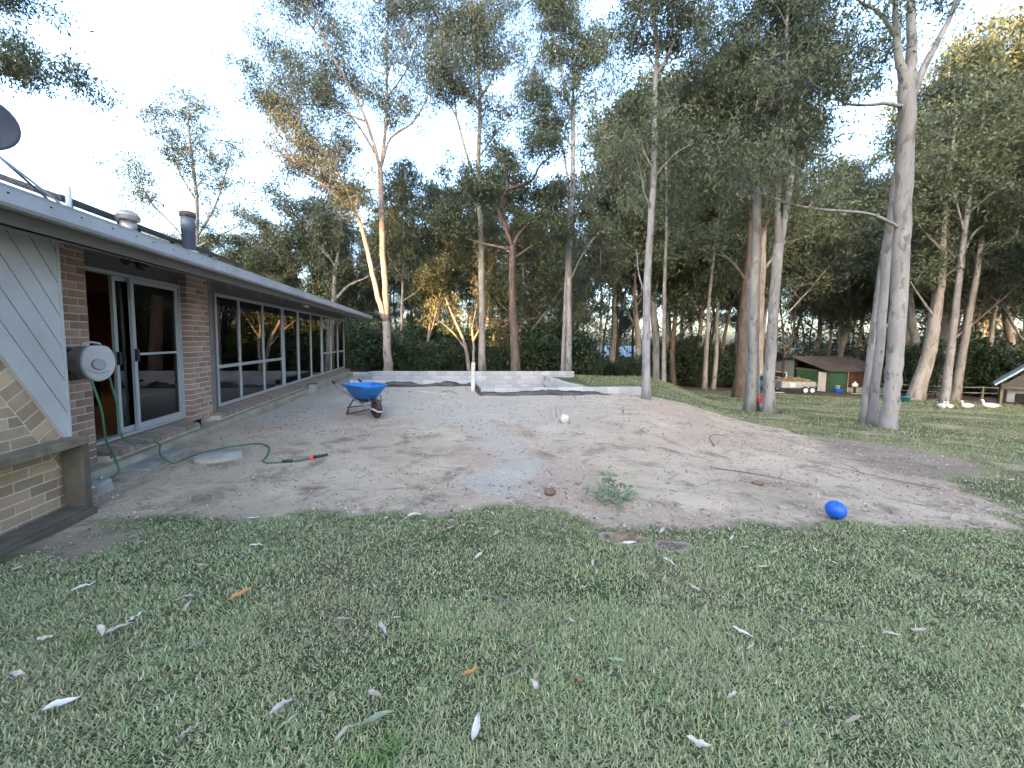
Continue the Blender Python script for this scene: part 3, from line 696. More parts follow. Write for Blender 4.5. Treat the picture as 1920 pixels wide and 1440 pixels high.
# --- gum at the pool corner
plant_tree('gum_tree', 'slim pale grey gum standing at the right hand corner of the block footing', 'tree', (3.95, 11.4, -.2), [
    ([(3.95, 11.4, -.25), (3.88, 11.5, 2.7), (3.91, 11.5, 5.3), (3.92, 11.5, 6.9), (3.86, 11.5, 8.6), (3.87, 11.5, 9.8), (3.63, 11.5, 11), (3.5, 11.5, 13)], .125, .03, .6, 1.2),
    ([(3.87, 11.5, 8.9), (4.1, 11.2, 9.4), (4.3, 10.9, 9.9), (4.5, 10.6, 10.6)], .04, .012, .3, 1.5),
    ([(3.93, 11.5, 6.4), (3.6, 11.8, 7.25), (3.3, 12.2, 8), (2.95, 12.5, 8.6)], .035, .01, .4, 1.4),
    ([(3.89, 11.5, 2.8), (3.71, 11.8, 3.6), (3.74, 12.2, 4.4)], .035, .012, 1, 0),
    ([(3.94, 11.5, 5.3), (3.58, 11.2, 5.7), (3.37, 10.9, 6.1), (3.0, 10.6, 6.8)], .035, .01, .4, 1.4),
    ([(3.9, 11.5, 7.6), (4.4, 11.8, 8.2), (5.0, 12, 8.5), (5.5, 12.1, 8.4)], .035, .01, .3, 1.7),
    ([(3.9, 11.5, 6.2), (4.5, 11.6, 6.9), (5.1, 11.7, 7.3)], .03, .01, .3, 1.6)],
    'bark_pale', 'leaf', 105, **near)
# --- pair of gums, middle right
plant_tree('gum_tree', 'pale gum with a twin stem and pink tubs, left of the pair before trailer', 'tree', (8.82, 14.2, -1.0), [
    ([(8.82, 14.2, -1.05), (8.64, 14.2, 3), (8.53, 14.2, 6.2), (8.34, 14.2, 8.25), (8.16, 14.2, 10.2), (8.14, 14.2, 12.2), (8.12, 14.2, 15)], .20, .04, .5, 1.3),
    ([(9.0, 14.7, -1.05), (8.85, 14.65, 1.5), (8.68, 14.5, 3.3), (8.6, 14.3, 4.5)], .16, .10, 1, 0),
    ([(8.39, 14.2, 7.6), (7.27, 13.7, 8.3), (6.2, 13.2, 8.6), (5.4, 12.7, 8.9)], .06, .015, .25, 2.0),
    ([(8.22, 14.2, 9.7), (8.66, 13.9, 10.5), (9, 13.5, 11.1), (9.1, 13.2, 12)], .06, .015, .2, 1.8),
    ([(8.25, 14.2, 9.2), (7.6, 14.5, 10.4), (7.2, 14.9, 11.7), (6.7, 15.2, 13.2)], .06, .015, .2, 1.8),
    ([(8.5, 14.2, 6.6), (7.6, 13.9, 6.9), (6.7, 13.6, 6.8), (5.9, 13.4, 6.4)], .045, .012, .3, 2.0),
    ([(8.3, 14.2, 8.6), (7.6, 14.6, 9.2), (6.5, 14.9, 9.6), (5.6, 15.1, 10.2)], .045, .012, .25, 2.0)],
    'bark_pale', 'leaf_dark', 106, **{**near, 'leaves': 88})
plant_tree('gum_tree', 'pale gum forking at mid height, right of the pair before the trailer', 'tree', (9.0, 13.6, -.95), [
    ([(9.0, 13.6, -1.0), (8.95, 13.6, 1.9), (8.97, 13.6, 5)], .185, .15, 1, 0),
    ([(8.97, 13.6, 4.9), (8.76, 13.5, 6.5), (8.69, 13.4, 8.4), (8.64, 13.3, 10.2), (8.5, 13.2, 11.9), (8.24, 13.1, 13.5)], .11, .03, .45, 1.4),
    ([(9.0, 13.6, 4.9), (9.35, 13.8, 6.9), (9.44, 13.9, 8.6), (9.53, 14.1, 10.7), (9.58, 14.2, 12.8), (9.8, 14.4, 14.5)], .12, .03, .45, 1.4),
    ([(9.4, 13.8, 8.6), (9.8, 13.3, 9.4), (10.3, 12.9, 10), (10.8, 12.6, 10.5)], .05, .012, .25, 1.6),
    ([(8.7, 13.4, 7.9), (7.9, 13.0, 8.6), (7.1, 12.6, 9.2), (6.4, 12.3, 9.9)], .045, .012, .2, 1.9),
    ([(8.72, 13.4, 6.9), (8.1, 13, 7.3), (7.4, 12.7, 7.2), (6.8, 12.5, 6.9)], .04, .012, .3, 1.9),
    ([(9.42, 13.9, 7.6), (9.9, 14.2, 8.2), (10.6, 14.5, 8.8)], .04, .012, .3, 1.5)],
    'bark_pale', 'leaf_dark', 107, **{**near, 'leaves': 88})
# --- big multi stemmed gum at right
plant_tree('gum_tree', 'largest pale spotted gum at right, three stems from one base, long low bough', 'tree', (10.6, 10.95, -.75), [
    ([(10.54, 10.8, -.85), (10.53, 10.8, .6), (10.52, 10.8, 1.9), (10.42, 10.8, 4.35), (10.32, 10.8, 6.7), (10.24, 10.8, 8.2), (10.17, 10.8, 8.7)], .195, .185, 1, 0),
    ([(10.13, 10.8, 8.5), (9.83, 10.73, 9.1), (9.64, 10.65, 9.8), (9.46, 10.6, 10.7), (9.2, 10.5, 12)], .12, .03, .5, 1.3),
    ([(10.24, 10.8, 8.4), (10.32, 10.9, 9.4), (10.32, 11, 10.4), (10.3, 11.1, 11.5), (10.36, 11.2, 13)], .15, .04, .6, 1.3),
    ([(10.36, 10.8, 8.1), (10.7, 10.9, 8.9), (11.13, 11, 9.7), (11.46, 11.1, 10.3), (11.67, 11.2, 10.8), (12.0, 11.3, 12)], .10, .03, .5, 1.3),
    ([(10.2, 10.8, 7.85), (9.5, 10.6, 7.8), (8.9, 10.5, 7.7), (8.2, 10.3, 7.62), (7.8, 10.1, 7.7), (7.3, 10, 7.8), (6.6, 9.8, 8.1)], .05, .012, .35, 2.6),
    ([(10.35, 10.8, 4.75), (9.58, 10.6, 4.96), (8.93, 10.4, 5), (8.15, 10.2, 4.97), (7.4, 10, 4.95), (6.7, 9.9, 5.03), (6.1, 9.7, 5.12), (5.4, 9.5, 5.2), (4.6, 9.3, 5.3)], .05, .010, .52, 1.6),
    ([(9.8, 10.75, 9.5), (9.06, 10.5, 9.9), (8.4, 10.3, 10), (7.6, 10, 10.2)], .06, .014, .25, 2.4),
    ([(10.70, 11.5, -.85), (10.74, 11.5, 1.9), (10.72, 11.5, 4.1), (10.66, 11.4, 5.4), (10.55, 11.2, 6.6), (10.4, 11, 7.4)], .125, .085, 1, 0),
    ([(10.98, 12.1, -.9), (11.06, 12.1, 1.9), (11.05, 12.0, 3.8), (10.9, 11.7, 5.4)], .11, .075, 1, 0)],
    'bark_pale', 'leaf', 108, **{**near, 'sub_n': 2.0, 'leaves': 48})
far_kw = dict(leaf_l=.24, leaf_w=.075, leaves=58, sub_n=1.7, sub_len=2.3, clump_r=.56, clumps=6, sides=7)
# --- named trees of the middle distance
plant_tree('gum_tree', 'pale slim gum with white bare limb at right, nearest behind the four ducks', 'tree', (29.52, 26.5, -2.25), [
    ([(29.52, 26.5, -2.4), (29.58, 26.5, 1.4), (29.67, 26.5, 7.5), (29.76, 26.5, 11.4), (30.05, 26.5, 14.3), (30.2, 26.5, 18)], .26, .05, .5, 1.3),
    ([(29.68, 26.5, 7.6), (31, 27, 9.4), (32.5, 27, 10.2), (34.1, 27, 10.8)], .08, .02, .4, 1.3),
    ([(29.7, 26.5, 9), (28.6, 26.2, 11), (27.6, 26, 13)], .08, .02, .3, 1.4)], 'bark_pale', 'leaf', 111, **far_kw)
plant_tree('gum_tree', 'thick brown based gum leaning right with pale bare limb, left of duck group trees', 'tree', (28.1, 27.2, -2.2), [
    ([(28.1, 27.2, -2.4), (28.68, 27, 1.4), (28.87, 27, 3.7), (29.0, 27, 6.5), (28.8, 27, 11), (28.9, 27, 16)], .48, .06, .5, 1.4),
    ([(28.89, 27, 3.5), (27.7, 27, 4.9), (26.6, 27, 6.4)], .10, .03, .7, .6),
    ([(28.9, 27, 8), (27.4, 27.4, 10), (26.2, 27.6, 12.4)], .10, .03, .3, 1.5)], 'bark_grey', 'leaf', 112, **far_kw)
plant_tree('gum_tree', 'grey brown gum crowded between the two pale ones behind the ducks', 'tree', (29.0, 28.3, -2.3), [
    ([(29.3, 28.3, -2.5), (29.9, 28.3, 2.5), (30.2, 28.3, 8.5), (30.4, 28.3, 12.4), (30.2, 28.3, 17)], .26, .05, .5, 1.4)], 'bark_grey', 'leaf', 113, **far_kw)
plant_tree('gum_tree', 'pale gum leaning right, rightmost of the cluster behind the ducks', 'tree', (31.9, 28, -2.35), [
    ([(31.9, 28, -2.5), (32.12, 28, 1.4), (32.5, 28, 6.8), (32.7, 28, 12), (32.6, 28, 18)], .30, .05, .5, 1.4),
    ([(32.5, 28, 7.4), (33.8, 28.3, 9.4), (35.2, 28.6, 10.6)], .08, .02, .4, 1.3)], 'bark_grey', 'leaf', 114, **far_kw)
plant_tree('gum_tree', 'rough brown trunked gum directly behind the pair with pink tubs', 'tree', (14.14, 24, -1.75), [
    ([(14.14, 24, -1.9), (14.11, 24, 4), (14.2, 24, 7.1), (14.1, 24, 10), (13.6, 24, 13.5), (13.4, 24, 17)], .42, .06, .5, 1.5),
    ([(14.15, 24, 5.2), (12.8, 23.8, 6.6), (11.3, 23.6, 6.9), (10.2, 23.5, 7.4)], .11, .03, .5, 1.2),
    ([(14.2, 24, 7), (15.5, 24.2, 9.6), (16.6, 24.4, 12.2)], .11, .03, .3, 1.5)], 'bark_rough', 'leaf', 115, **far_kw)
plant_tree('gum_tree', 'cream and brown gum with peeling bark behind the forked pale one', 'tree', (15.2, 24.6, -1.8), [
    ([(15.23, 24.6, -1.95), (15.3, 24.6, 4.9), (15.25, 24.6, 8.5), (15.4, 24.6, 12), (15.7, 24.6, 17)], .36, .06, .5, 1.5),
    ([(15.3, 24.6, 6), (17, 24.9, 8.2), (18.4, 25, 10.4)], .10, .03, .4, 1.4)], 'bark_tan', 'leaf', 116, **far_kw)
plant_tree('gum_tree', 'thin pale pole like gum right of the corner tree on open grass', 'tree', (7.8, 20, -1.1), [
    ([(7.8, 20, -1.25), (7.63, 20, 3.8), (7.59, 20, 6), (7.5, 20, 9), (7.3, 20, 12)], .12, .03, .6, 1.2)], 'bark_grey', 'leaf', 117, **far_kw)
plant_tree('gum_tree', 'slim brown gum left of the paired trunks, set back by the wood', 'tree', (15.86, 32, -2.3), [
    ([(15.86, 32, -2.5), (15.83, 32, 5.2), (16.16, 32, 10.6), (16.4, 32, 16)], .20, .05, .5, 1.4)], 'bark_tan', 'leaf', 118, **far_kw)
plant_tree('small_tree', 'small many stemmed tree glowing golden in low sun behind the white post', 'tree', (-2.7, 26, -1.5), [
    ([(-2.72, 26, -1.6), (-3.02, 26, .75), (-3.35, 26, 1.8), (-3.92, 26, 3), (-4.45, 26, 4.3)], .17, .03, .6, .9),
    ([(-2.62, 26.1, -1.6), (-2.57, 26, 1.1), (-2.65, 26, 2.3), (-2.35, 26, 4)], .13, .03, .6, .9),
    ([(-3.0, 26, .8), (-3.91, 25.9, 2), (-4.97, 25.8, 2.9)], .08, .02, .5, .9),
    ([(-2.6, 26, 1.5), (-1.9, 26, 2.8), (-1.4, 26, 3.8)], .07, .02, .5, .9)], 'bark_tan', 'leaf', 119, **{**far_kw, 'sub_len': 1.2, 'leaves': 13})
plant_tree('gum_tree', 'pale trunked gum with forked bare limbs showing above the far roof end', 'tree', (-12.6, 28, -1.6), [
    ([(-12.6, 28, -1.8), (-12.65, 28, 1.3), (-12.67, 28, 4.3), (-12.4, 28, 6.9), (-12.06, 28, 9.1), (-12.0, 28, 12)], .30, .05, .5, 1.6),
    ([(-12.6, 28, 4.2), (-11.56, 28, 5.25), (-10.2, 28, 5.9), (-9.2, 28, 7)], .12, .03, .5, 1.3),
    ([(-12.5, 28, 6.5), (-13.8, 28, 8.6), (-15, 28, 10.6)], .10, .03, .35, 1.5)], 'bark_pale', 'leaf_grey', 120, **far_kw)
plant_tree('gum_tree', 'tall loose crowned gum standing alone against sky beyond the flue', 'tree', (-26.5, 33, -1.8), [
    ([(-26.5, 33, -2), (-26.6, 33, 6), (-26.2, 33, 9), (-26.0, 33, 13), (-26.4, 33, 18), (-26.3, 33, 20)], .30, .05, .55, 1.1),
    ([(-26.4, 33, 8), (-28, 33, 10.5), (-29.8, 33, 12.4), (-31, 33, 15.2)], .12, .03, .45, 1.2),
    ([(-26.2, 33, 9.5), (-24.6, 33, 12), (-23.6, 33, 14.6), (-22.9, 33, 17)], .12, .03, .35, 1.2),
    ([(-26, 33, 12.5), (-27.4, 33, 15), (-28, 33, 18)], .09, .03, .3, 1.2),
    ([(-26.2, 33, 8.8), (-23.8, 33, 10), (-21.8, 33, 11)], .09, .03, .4, 1.2)], 'bark_pale', 'leaf_grey', 121, **{**far_kw, 'leaves': 40})
plant_tree('gum_tree', 'gum reaching in from the left edge above the satellite dish', 'tree', (-21.6, 14.4, 0), [
    ([(-21.6, 14.4, -.2), (-21.5, 14.4, 6), (-21.4, 14.4, 9.5), (-21, 14.4, 13), (-21, 14.4, 17)], .28, .05, .6, 1.0),
    ([(-21.5, 14.4, 8.8), (-20, 14.2, 9.9), (-18.2, 14.1, 10.4), (-15.6, 14, 10.2)], .08, .02, .55, 1.8),
    ([(-21.3, 14.4, 10.8), (-20.2, 14.2, 12), (-18.4, 14.1, 12.7), (-17.0, 14, 12.6)], .07, .02, .6, 1.2)], 'bark_pale', 'leaf_dark', 122, **{**mid, 'sub_len': 1.5})

# --- the wood behind: prototypes, then individuals
def proto_limbs(kind, r):
    H_ = 20.0; w = lambda s: r.normal(0, s)
    tr = [(0, 0, -.8)]; x = y = 0
    for z in (3, 6.5, 10, 13.5, 17, 20): x += w(.22); y += w(.22); tr.append((x, y, z))
    if kind == 0: L = [(tr, .24, .04, .48, 1.5)]
    elif kind == 1: L = [(tr, .30, .05, .42, 1.4)]
    elif kind == 2: L = [(tr, .26, .05, .30, 1.9)]
    else: L = [(tr, .18, .04, .62, 1.5)]
    nb = (5, 8, 11, 4)[kind]; lo = (.42, .3, .2, .55)[kind]
    for k in range(nb):
        f = lo + (.92 - lo) * (k + r.random() * .7) / nb; i = min(int(f * 6), 5); p = np.array(tr[i]) + (np.array(tr[i + 1]) - np.array(tr[i])) * (f * 6 - i)
        a = r.uniform(0, 6.283); ln_ = r.uniform(2.0, 4.4) * (1.15 - .55 * f) * (1.15 if kind == 2 else 1)
        d = np.array([math.cos(a), math.sin(a), r.uniform(.5, 1.3)])
        q1 = p + d * ln_ * .45; q2 = p + d * ln_ * .8 + [0, 0, .4]; q3 = p + d * ln_ * 1.05 + [0, 0, 1.0]
        L.append(([p, q1, q2, q3], .09 * (1.2 - .6 * f), .02, .35, 1.5))
    return L
PROTO = []
pk = [('bark_grey', 'leaf'), ('bark_tan', 'leaf_grey'), ('bark_rough', 'leaf_dark'), ('bark_rough', 'leaf'), ('bark_pale', 'leaf'), ('bark_tan', 'leaf')]
for k, (bk, lf) in enumerate(pk):
    r = np.random.default_rng(200 + k)
    w, lv = tree_meshes(proto_limbs((0, 1, 2, 3, 1, 2)[k], r), 300 + k, **{**far_kw, 'leaf_l': .29, 'leaf_w': .10, 'leaves': 54, 'clump_r': .66, 'sub_n': 1.35, 'sub_len': 2.4})
    wm = w.mesh('trunk'); wm.materials.append(M[bk]); lm = np_mesh('crown', *lv); lm.materials.append(M[lf]); PROTO.append((wm, lm))
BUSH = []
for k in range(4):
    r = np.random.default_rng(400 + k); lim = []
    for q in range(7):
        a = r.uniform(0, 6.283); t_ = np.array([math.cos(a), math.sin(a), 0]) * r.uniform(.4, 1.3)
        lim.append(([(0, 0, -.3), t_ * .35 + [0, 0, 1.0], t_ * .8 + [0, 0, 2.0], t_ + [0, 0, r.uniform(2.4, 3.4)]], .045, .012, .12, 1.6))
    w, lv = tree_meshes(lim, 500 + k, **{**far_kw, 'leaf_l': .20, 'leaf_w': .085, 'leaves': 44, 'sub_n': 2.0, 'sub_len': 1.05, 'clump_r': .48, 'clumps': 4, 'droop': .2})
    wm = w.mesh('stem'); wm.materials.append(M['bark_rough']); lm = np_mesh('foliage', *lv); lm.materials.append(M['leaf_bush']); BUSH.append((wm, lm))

def px_of(x, y): return 960 + 735 * x / y
BINS = [(-1e9, 230, 'left of the loose crowned gum beyond the roof'), (230, 480, 'beyond the flue and solar strip'), (480, 640, 'above the long roof slope'), (640, 740, 'between the roof end and the forked golden gum'),
        (740, 880, 'between the forked golden gum and the white post'), (880, 980, 'behind the straight gum and the crooked dark tree'), (980, 1080, 'behind the twin stemmed gum'), (1080, 1200, 'between the twin stemmed gum and the corner gum'),
        (1200, 1320, 'right of the corner gum'), (1320, 1460, 'behind the pair with the pink tubs'), (1460, 1560, 'behind the left half of the shed'), (1560, 1680, 'behind the right half of the shed'), (1680, 1790, 'between the largest gum and the ducks'), (1790, 1e9, 'above the open hut at right edge')]
ORD = ['leftmost', 'second', 'third', 'fourth', 'fifth', 'sixth', 'seventh', 'eighth', 'ninth', 'tenth', 'eleventh', 'twelfth', 'thirteenth', 'fourteenth', 'fifteenth', 'sixteenth', 'seventeenth', 'eighteenth', 'nineteenth', 'twentieth', 'twenty first', 'twenty second', 'twenty third', 'twenty fourth']
spots = []
r = np.random.default_rng(77)
def near_y(px):
    return 36 if px < 440 else 30 if px < 640 else 27 if px < 1180 else 35 if px < 1480 else 47 if px < 1680 else 34
px = -60
while px < 1990:
    for rep in range(1):
        n0 = near_y(px); y = n0 + (62 - n0) * r.random() ** 1.3; p = px + r.uniform(-9, 9); x = (p - 960) / 735 * y
        if px < 880: hgt = r.uniform(10, 14.5)
        elif px < 1130: hgt = r.uniform(10.5, 15)
        elif px < 1700: hgt = r.uniform(18, 26)
        else: hgt = r.uniform(22, 30)
        if px < 440: hgt = r.uniform(11, 15) * y / 45
        if (1085 < px < 1205 or 1485 < px < 1640) and r.random() < .2: continue
        spots.append((x, y, hgt, int(r.integers(0, 6))))
    px += 15 if px > 480 else 24
px = 690
while px < 1880:
    y = r.uniform(34, 60) if px < 1480 else r.uniform(46, 64) if px < 1680 else r.uniform(38, 60)
    spots.append(((px + r.uniform(-10, 10) - 960) / 735 * y, y, r.uniform(12, 17) if px < 1130 else r.uniform(18, 25), 3)); px += 29
# unseen belt of gums added to block the low sun; EAST extends the wood rightwards
def BP(t_, q): return (-.35 * t_ + .937 * q, -.937 * t_ - .35 * q)   # t_ metres towards the low sun, q metres across it
SHADE_BELT = [(*BP(68 + (i % 2) * 8, q), 31 + (i * 5 % 3) * 3.5, (2, 5, 1)[i % 3], 1.15) for i, q in enumerate((-1, 3, 7, 11, 15, 19, 23, 28, 33, 38, -24, -29, -34, -39))]
SHADE_BELT += [(*BP(80, -13), 37, 3, .9), (*BP(76, -11.4), 38, 3, .9), (*BP(85, -14.6), 38, 3, .9), (*BP(72, -15.0), 38, 3, .8), (*BP(90, -12), 40, 3, .9), (*BP(66, -12.6), 36, 3, .7), (*BP(68, -7.0), 33, 2, .5), (*BP(74, -6.8), 34, 5, .5), (*BP(64, -6.6), 30, 2, .5), (*BP(80, -6.5), 35, 2, .5), (*BP(70, -19), 33, 2, .5), (*BP(76, -19.5), 34, 5, .5), (*BP(84, -3), 35, 2, 1.0), (*BP(84, 5), 36, 5, 1.0), (*BP(84, 13), 35, 2, 1.0), (*BP(84, 21), 36, 5, 1.0), (*BP(84, -26), 35, 2, 1.0), (*BP(60, -8.2), 33, 2, .42), (*BP(88, -8.0), 36, 5, .42), (*BP(92, 9), 36, 2, 1.1), (*BP(92, 15), 36, 5, 1.1), (*BP(92, 20), 36, 2, 1.1), (*BP(92, 25), 36, 5, 1.1), (*BP(92, 31), 36, 2, 1.1), (*BP(60, 17), 30, 2, 1.1), (*BP(60, 23), 30, 5, 1.1)]
EAST = [(34, 12, 22, 1), (38, 16, 24, 2), (41, 21, 24, 5), (33, 7, 21, 2), (46, 26, 24, 1), (30, 2, 22, 5)]
def add_copy(protos, name, cat, x, y, k, s, label, group, parts):
    t = thing(name, label, cat, (x, y, gz(x, y) - .1), random.uniform(0, 6.28), group); t.scale = s
    for nm, me in zip(parts, protos[k]):
        o = bpy.data.objects.new(nm, me); COL.objects.link(o); o.parent = t
    return t
def place_all(lst, protos, name, cat, noun, group, parts, hmin, base_h):
    byb = {}
    for it in lst:
        for bi, (a, b, txt) in enumerate(BINS):
            if a <= px_of(it[0], it[1]) < b: byb.setdefault(bi, []).append(it)
    for bi, its in byb.items():
        its.sort(key=lambda q: px_of(q[0], q[1]))
        for i, (x, y, hgt, k) in enumerate(its):
            o = ORD[i] if i < len(ORD) else 'rightmost'
            lab = f"{noun} {BINS[bi][2]}, {o}{'' if i == 0 else ' from left'}" if len(its) > 1 else f"{noun} {BINS[bi][2]}"
            s = hgt / base_h
            add_copy(protos, name, cat, x, y, k, (s * random.uniform(.85, 1.1), s * random.uniform(.85, 1.1), s), lab, group, parts)
place_all(spots, PROTO, 'forest_tree', 'tree', 'background gum', 'gums of the wood behind the yard', ('trunk', 'crown'), 0, 20.0)
for i, (x, y, hgt, k, wd_) in enumerate(SHADE_BELT):
    s = hgt / 20; add_copy(PROTO, 'forest_tree', 'tree', x, y, k, (s * wd_, s * wd_, s), 'tall unseen gum added behind the camera to block the sun', 'unseen gums added for shade', ('trunk', 'crown'))
for i, q in enumerate((-2, 2, 6, 10, 14, 18, 22, -24, -29)):  # oversized unseen shrubs, added to stop sun passing below the belt's crowns
    x, y = BP(63 + (i % 2) * 3, q)
    add_copy(BUSH, 'shrub', 'shrub', x, y, i % 4, (3.4, 3.4, 3.2), 'tall unseen shrub added behind the camera to block the sun', 'unseen shrubs added for shade', ('stem', 'foliage'))
for i, (x, y, hgt, k) in enumerate(EAST):
    s = hgt / 20; add_copy(PROTO, 'forest_tree', 'tree', x, y, k, (s * 1.2, s * 1.2, s), 'tall gum of the wood beyond the right edge', 'gums beyond the right edge', ('trunk', 'crown'))
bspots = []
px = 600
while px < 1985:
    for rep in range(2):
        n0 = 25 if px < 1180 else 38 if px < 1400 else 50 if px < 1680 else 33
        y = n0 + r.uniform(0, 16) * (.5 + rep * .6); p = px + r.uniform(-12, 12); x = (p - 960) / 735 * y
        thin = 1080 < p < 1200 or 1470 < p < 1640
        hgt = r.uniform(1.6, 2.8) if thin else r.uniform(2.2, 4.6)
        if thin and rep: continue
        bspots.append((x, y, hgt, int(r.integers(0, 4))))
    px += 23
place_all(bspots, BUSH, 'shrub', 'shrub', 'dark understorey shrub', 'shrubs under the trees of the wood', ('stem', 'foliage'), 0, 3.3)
# low growth between the house end and the block wall
for i, (x, y, s, lab) in enumerate([(-8.6, 21.5, .85, 'bushy green shrub beside the end of the house'), (-9.9, 23.5, 1.0, 'grey green shrub tucked behind the end of the house'), (-7.9, 24.5, .95, 'dark shrub left of the forked golden gum')]):
    add_copy(BUSH, 'shrub', 'shrub', x, y, i, (s, s, s), lab, 'shrubs by the house end', ('stem', 'foliage'))

# --- far wood that reads as one mass
r = np.random.default_rng(909); nC = 620
ang = r.uniform(-1.15, 1.15, nC); dist = r.uniform(66, 95, nC); cx, cy = np.sin(ang) * dist, np.cos(ang) * dist
top = r.uniform(.5, 1.0, nC) ** 1.5 * 8.0; cz = ground(cx, cy, False) + top * r.uniform(.1, 1.0, nC)
rep = 90; C = np.repeat(np.stack([cx, cy, cz], -1), rep, 0) + r.normal(size=(nC * rep, 3)) * np.array([1.6, 1.6, 1.0])
Dv = r.normal(size=(len(C), 3)); V_, F_ = leaf_quads(C, Dv, .75 * r.uniform(.6, 1.3, len(C)), .34, r=r)
tag(link_mesh('far_wood', np_mesh('far_wood', V_, F_), M['leaf_dark']), 'far dark mass of woodland closing the horizon', 'woodland', kind='stuff')

# ------------------------------------------------------------------ house (local x = v outward, y = u along the wall)
HL = hw(0, 0, 0)
house = thing('house', 'single storey brick house with long low metal roof and dark windows, at left', 'house', HL, TH)
FL = 0.254   # floor / sill level
HEAD = 2.354
def Z_SOF(v): return 2.60 - 0.29 * (v + .11)

# soil side footing and plinth
MB().prism([(-.02, -.45), (.24, -.45), (.24, .02), (.20, .08), (-.02, .08)], 4.2, 18.46, 'y').build('footing', M['footing'], house, bevel=.012)
plinth = MB().box(-.20, .10, 7.72, 18.42, -.2, FL - .095).build('plinth', M['mortar'], house)
sb = MB().hexa([(-.16, 0, 0), (.135, 0, -.045), (.135, .106, -.045), (-.16, .106, 0), (-.16, 0, .07), (.135, 0, .022), (.135, .106, .022), (-.16, .106, .07)]).mesh('sill_brick'); sb.materials.append(M['sillbrick'])
u = 7.74
while u < 18.34:
    link_mesh('sill_brick', sb, None, plinth, (random.uniform(-.003, .003), u, FL - .085 + random.uniform(-.002, .002))); u += .1165
pb_ = MB().box(0, .105, 0, .23, 0, .076).mesh('plinth_brick'); pb_.materials.append(M['brick'])
for row in range(2):
    u = 7.74 + (0.12 if row else 0)
    while u < 18.2:
        link_mesh('brick', pb_, None, plinth, (.012, u, -.04 + row * .0)) if row == 0 else None
        u += .24
door_sill = MB().box(-.30, .10, 5.30, 7.11, -.2, FL - .105).build('door_sill', M['mortar'], house)
u = 5.315
while u < 7.0:
    link_mesh('sill_brick', sb, None, door_sill, (random.uniform(-.012, .008), u, FL - .092 + random.uniform(-.004, .004))); u += .1165

# brick piers: mortar core with each brick proud of it
bk_full = MB().box(0, .11, 0, .228, 0, .0735); bk_half = MB().box(0, .11, 0, .108, 0, .0735)
def brick_mesh(b, nm):
    me = b.mesh(nm); me.materials.append(M['brick']); return me
BF, BH = brick_mesh(bk_full, 'brick'), brick_mesh(bk_half, 'brick')
def pier(name, u0, units, z0, courses, label=None, depth=-.13):
    """units = width in half bricks (0.12 each)"""
    w = units * .12 - .01
    core = MB().box(depth, -.003, u0 + .004, u0 + w - .004, z0, z0 + courses * .0857).build(name, M['mortar'], house)
    for c in range(courses):
        k = 0; z = z0 + c * .0857 + .005
        if c % 2: seq = [1] + [2] * ((units - 1) // 2) + ([1] if (units - 1) % 2 else [])
        else: seq = [2] * (units // 2) + ([1] if units % 2 else [])
        for q in seq:
            o = link_mesh('brick', BF if q == 2 else BH, None, core, (-.11 + random.uniform(-.002, .002), u0 + k * .12 + random.uniform(-.002, .002), z))
            k += q
    return core
pier('brick_pier', 7.115, 5, .19, 28)
pier('brick_pier', 4.34, 8, .08, 30)
# brick base below the strip, towards the rack
base_pier = MB().box(-.1, .60, 4.16, 4.42, -.35, .10).build('pier_base', M['mortar'], house)
for c in range(5):
    for k in range(2):
        link_mesh('brick', BF, None, base_pier, (.50, 4.18 + k * .0 + (0 if c % 2 else .012), -.33 + c * .0857)) if k == 0 else link_mesh('brick', BH, None, base_pier, (.50, 4.315, -.33 + c * .0857 + .0008))

# wing at the left: brickwork below, raked brick course, diagonal boards above
WV = .62
wing = MB().box(.40, WV - .004, 1.2, 4.16, -.4, 2.38).build('wing_wall', M['mortar'], house)
SL = -1.62                                  # slope of the raked edge in (u, z)
def zb(u_): return .66 + SL * (u_ - 4.085)   # lower edge of the boarding
nrm = math.hypot(SL, 1)
# raked course: bricks square to the edge
L_edge = 2.6; dirx, dirz = -1 / nrm, -SL / nrm   # up and to the left along the edge
nx2, nz2 = -(-SL) / nrm * 1.0, -1 / nrm            # pointing down-left, away from boards
RK = .155
def wing_brick(poly, thick=.012):
    if len(poly) < 3: return
    a = sum(poly[i][0] * poly[(i + 1) % len(poly)][1] - poly[(i + 1) % len(poly)][0] * poly[i][1] for i in range(len(poly))) / 2
    if abs(a) < .0012: return
    if a < 0: poly = poly[::-1]
    MB().prism(poly, WV - .09, WV + random.uniform(-.001, .002), 'x').build('brick', M['brick_tan'], wing)
s_ = -.5
while s_ < L_edge:
    ou, oz = 4.085 + dirx * s_, .66 + dirz * s_
    g_ = .014; w_ = .105
    p = [(ou, oz), (ou + dirx * (w_ - g_), oz + dirz * (w_ - g_)), (ou + dirx * (w_ - g_) + nx2 * RK, oz + dirz * (w_ - g_) + nz2 * RK), (ou + nx2 * RK, oz + nz2 * RK)]
    p = cut_poly(cut_poly(p, 1, 0, 4.15), 0, -1, .38)
    if p and max(q[1] for q in p) < 2.38 and min(q[0] for q in p) > 1.2: wing_brick(p)
    s_ += w_
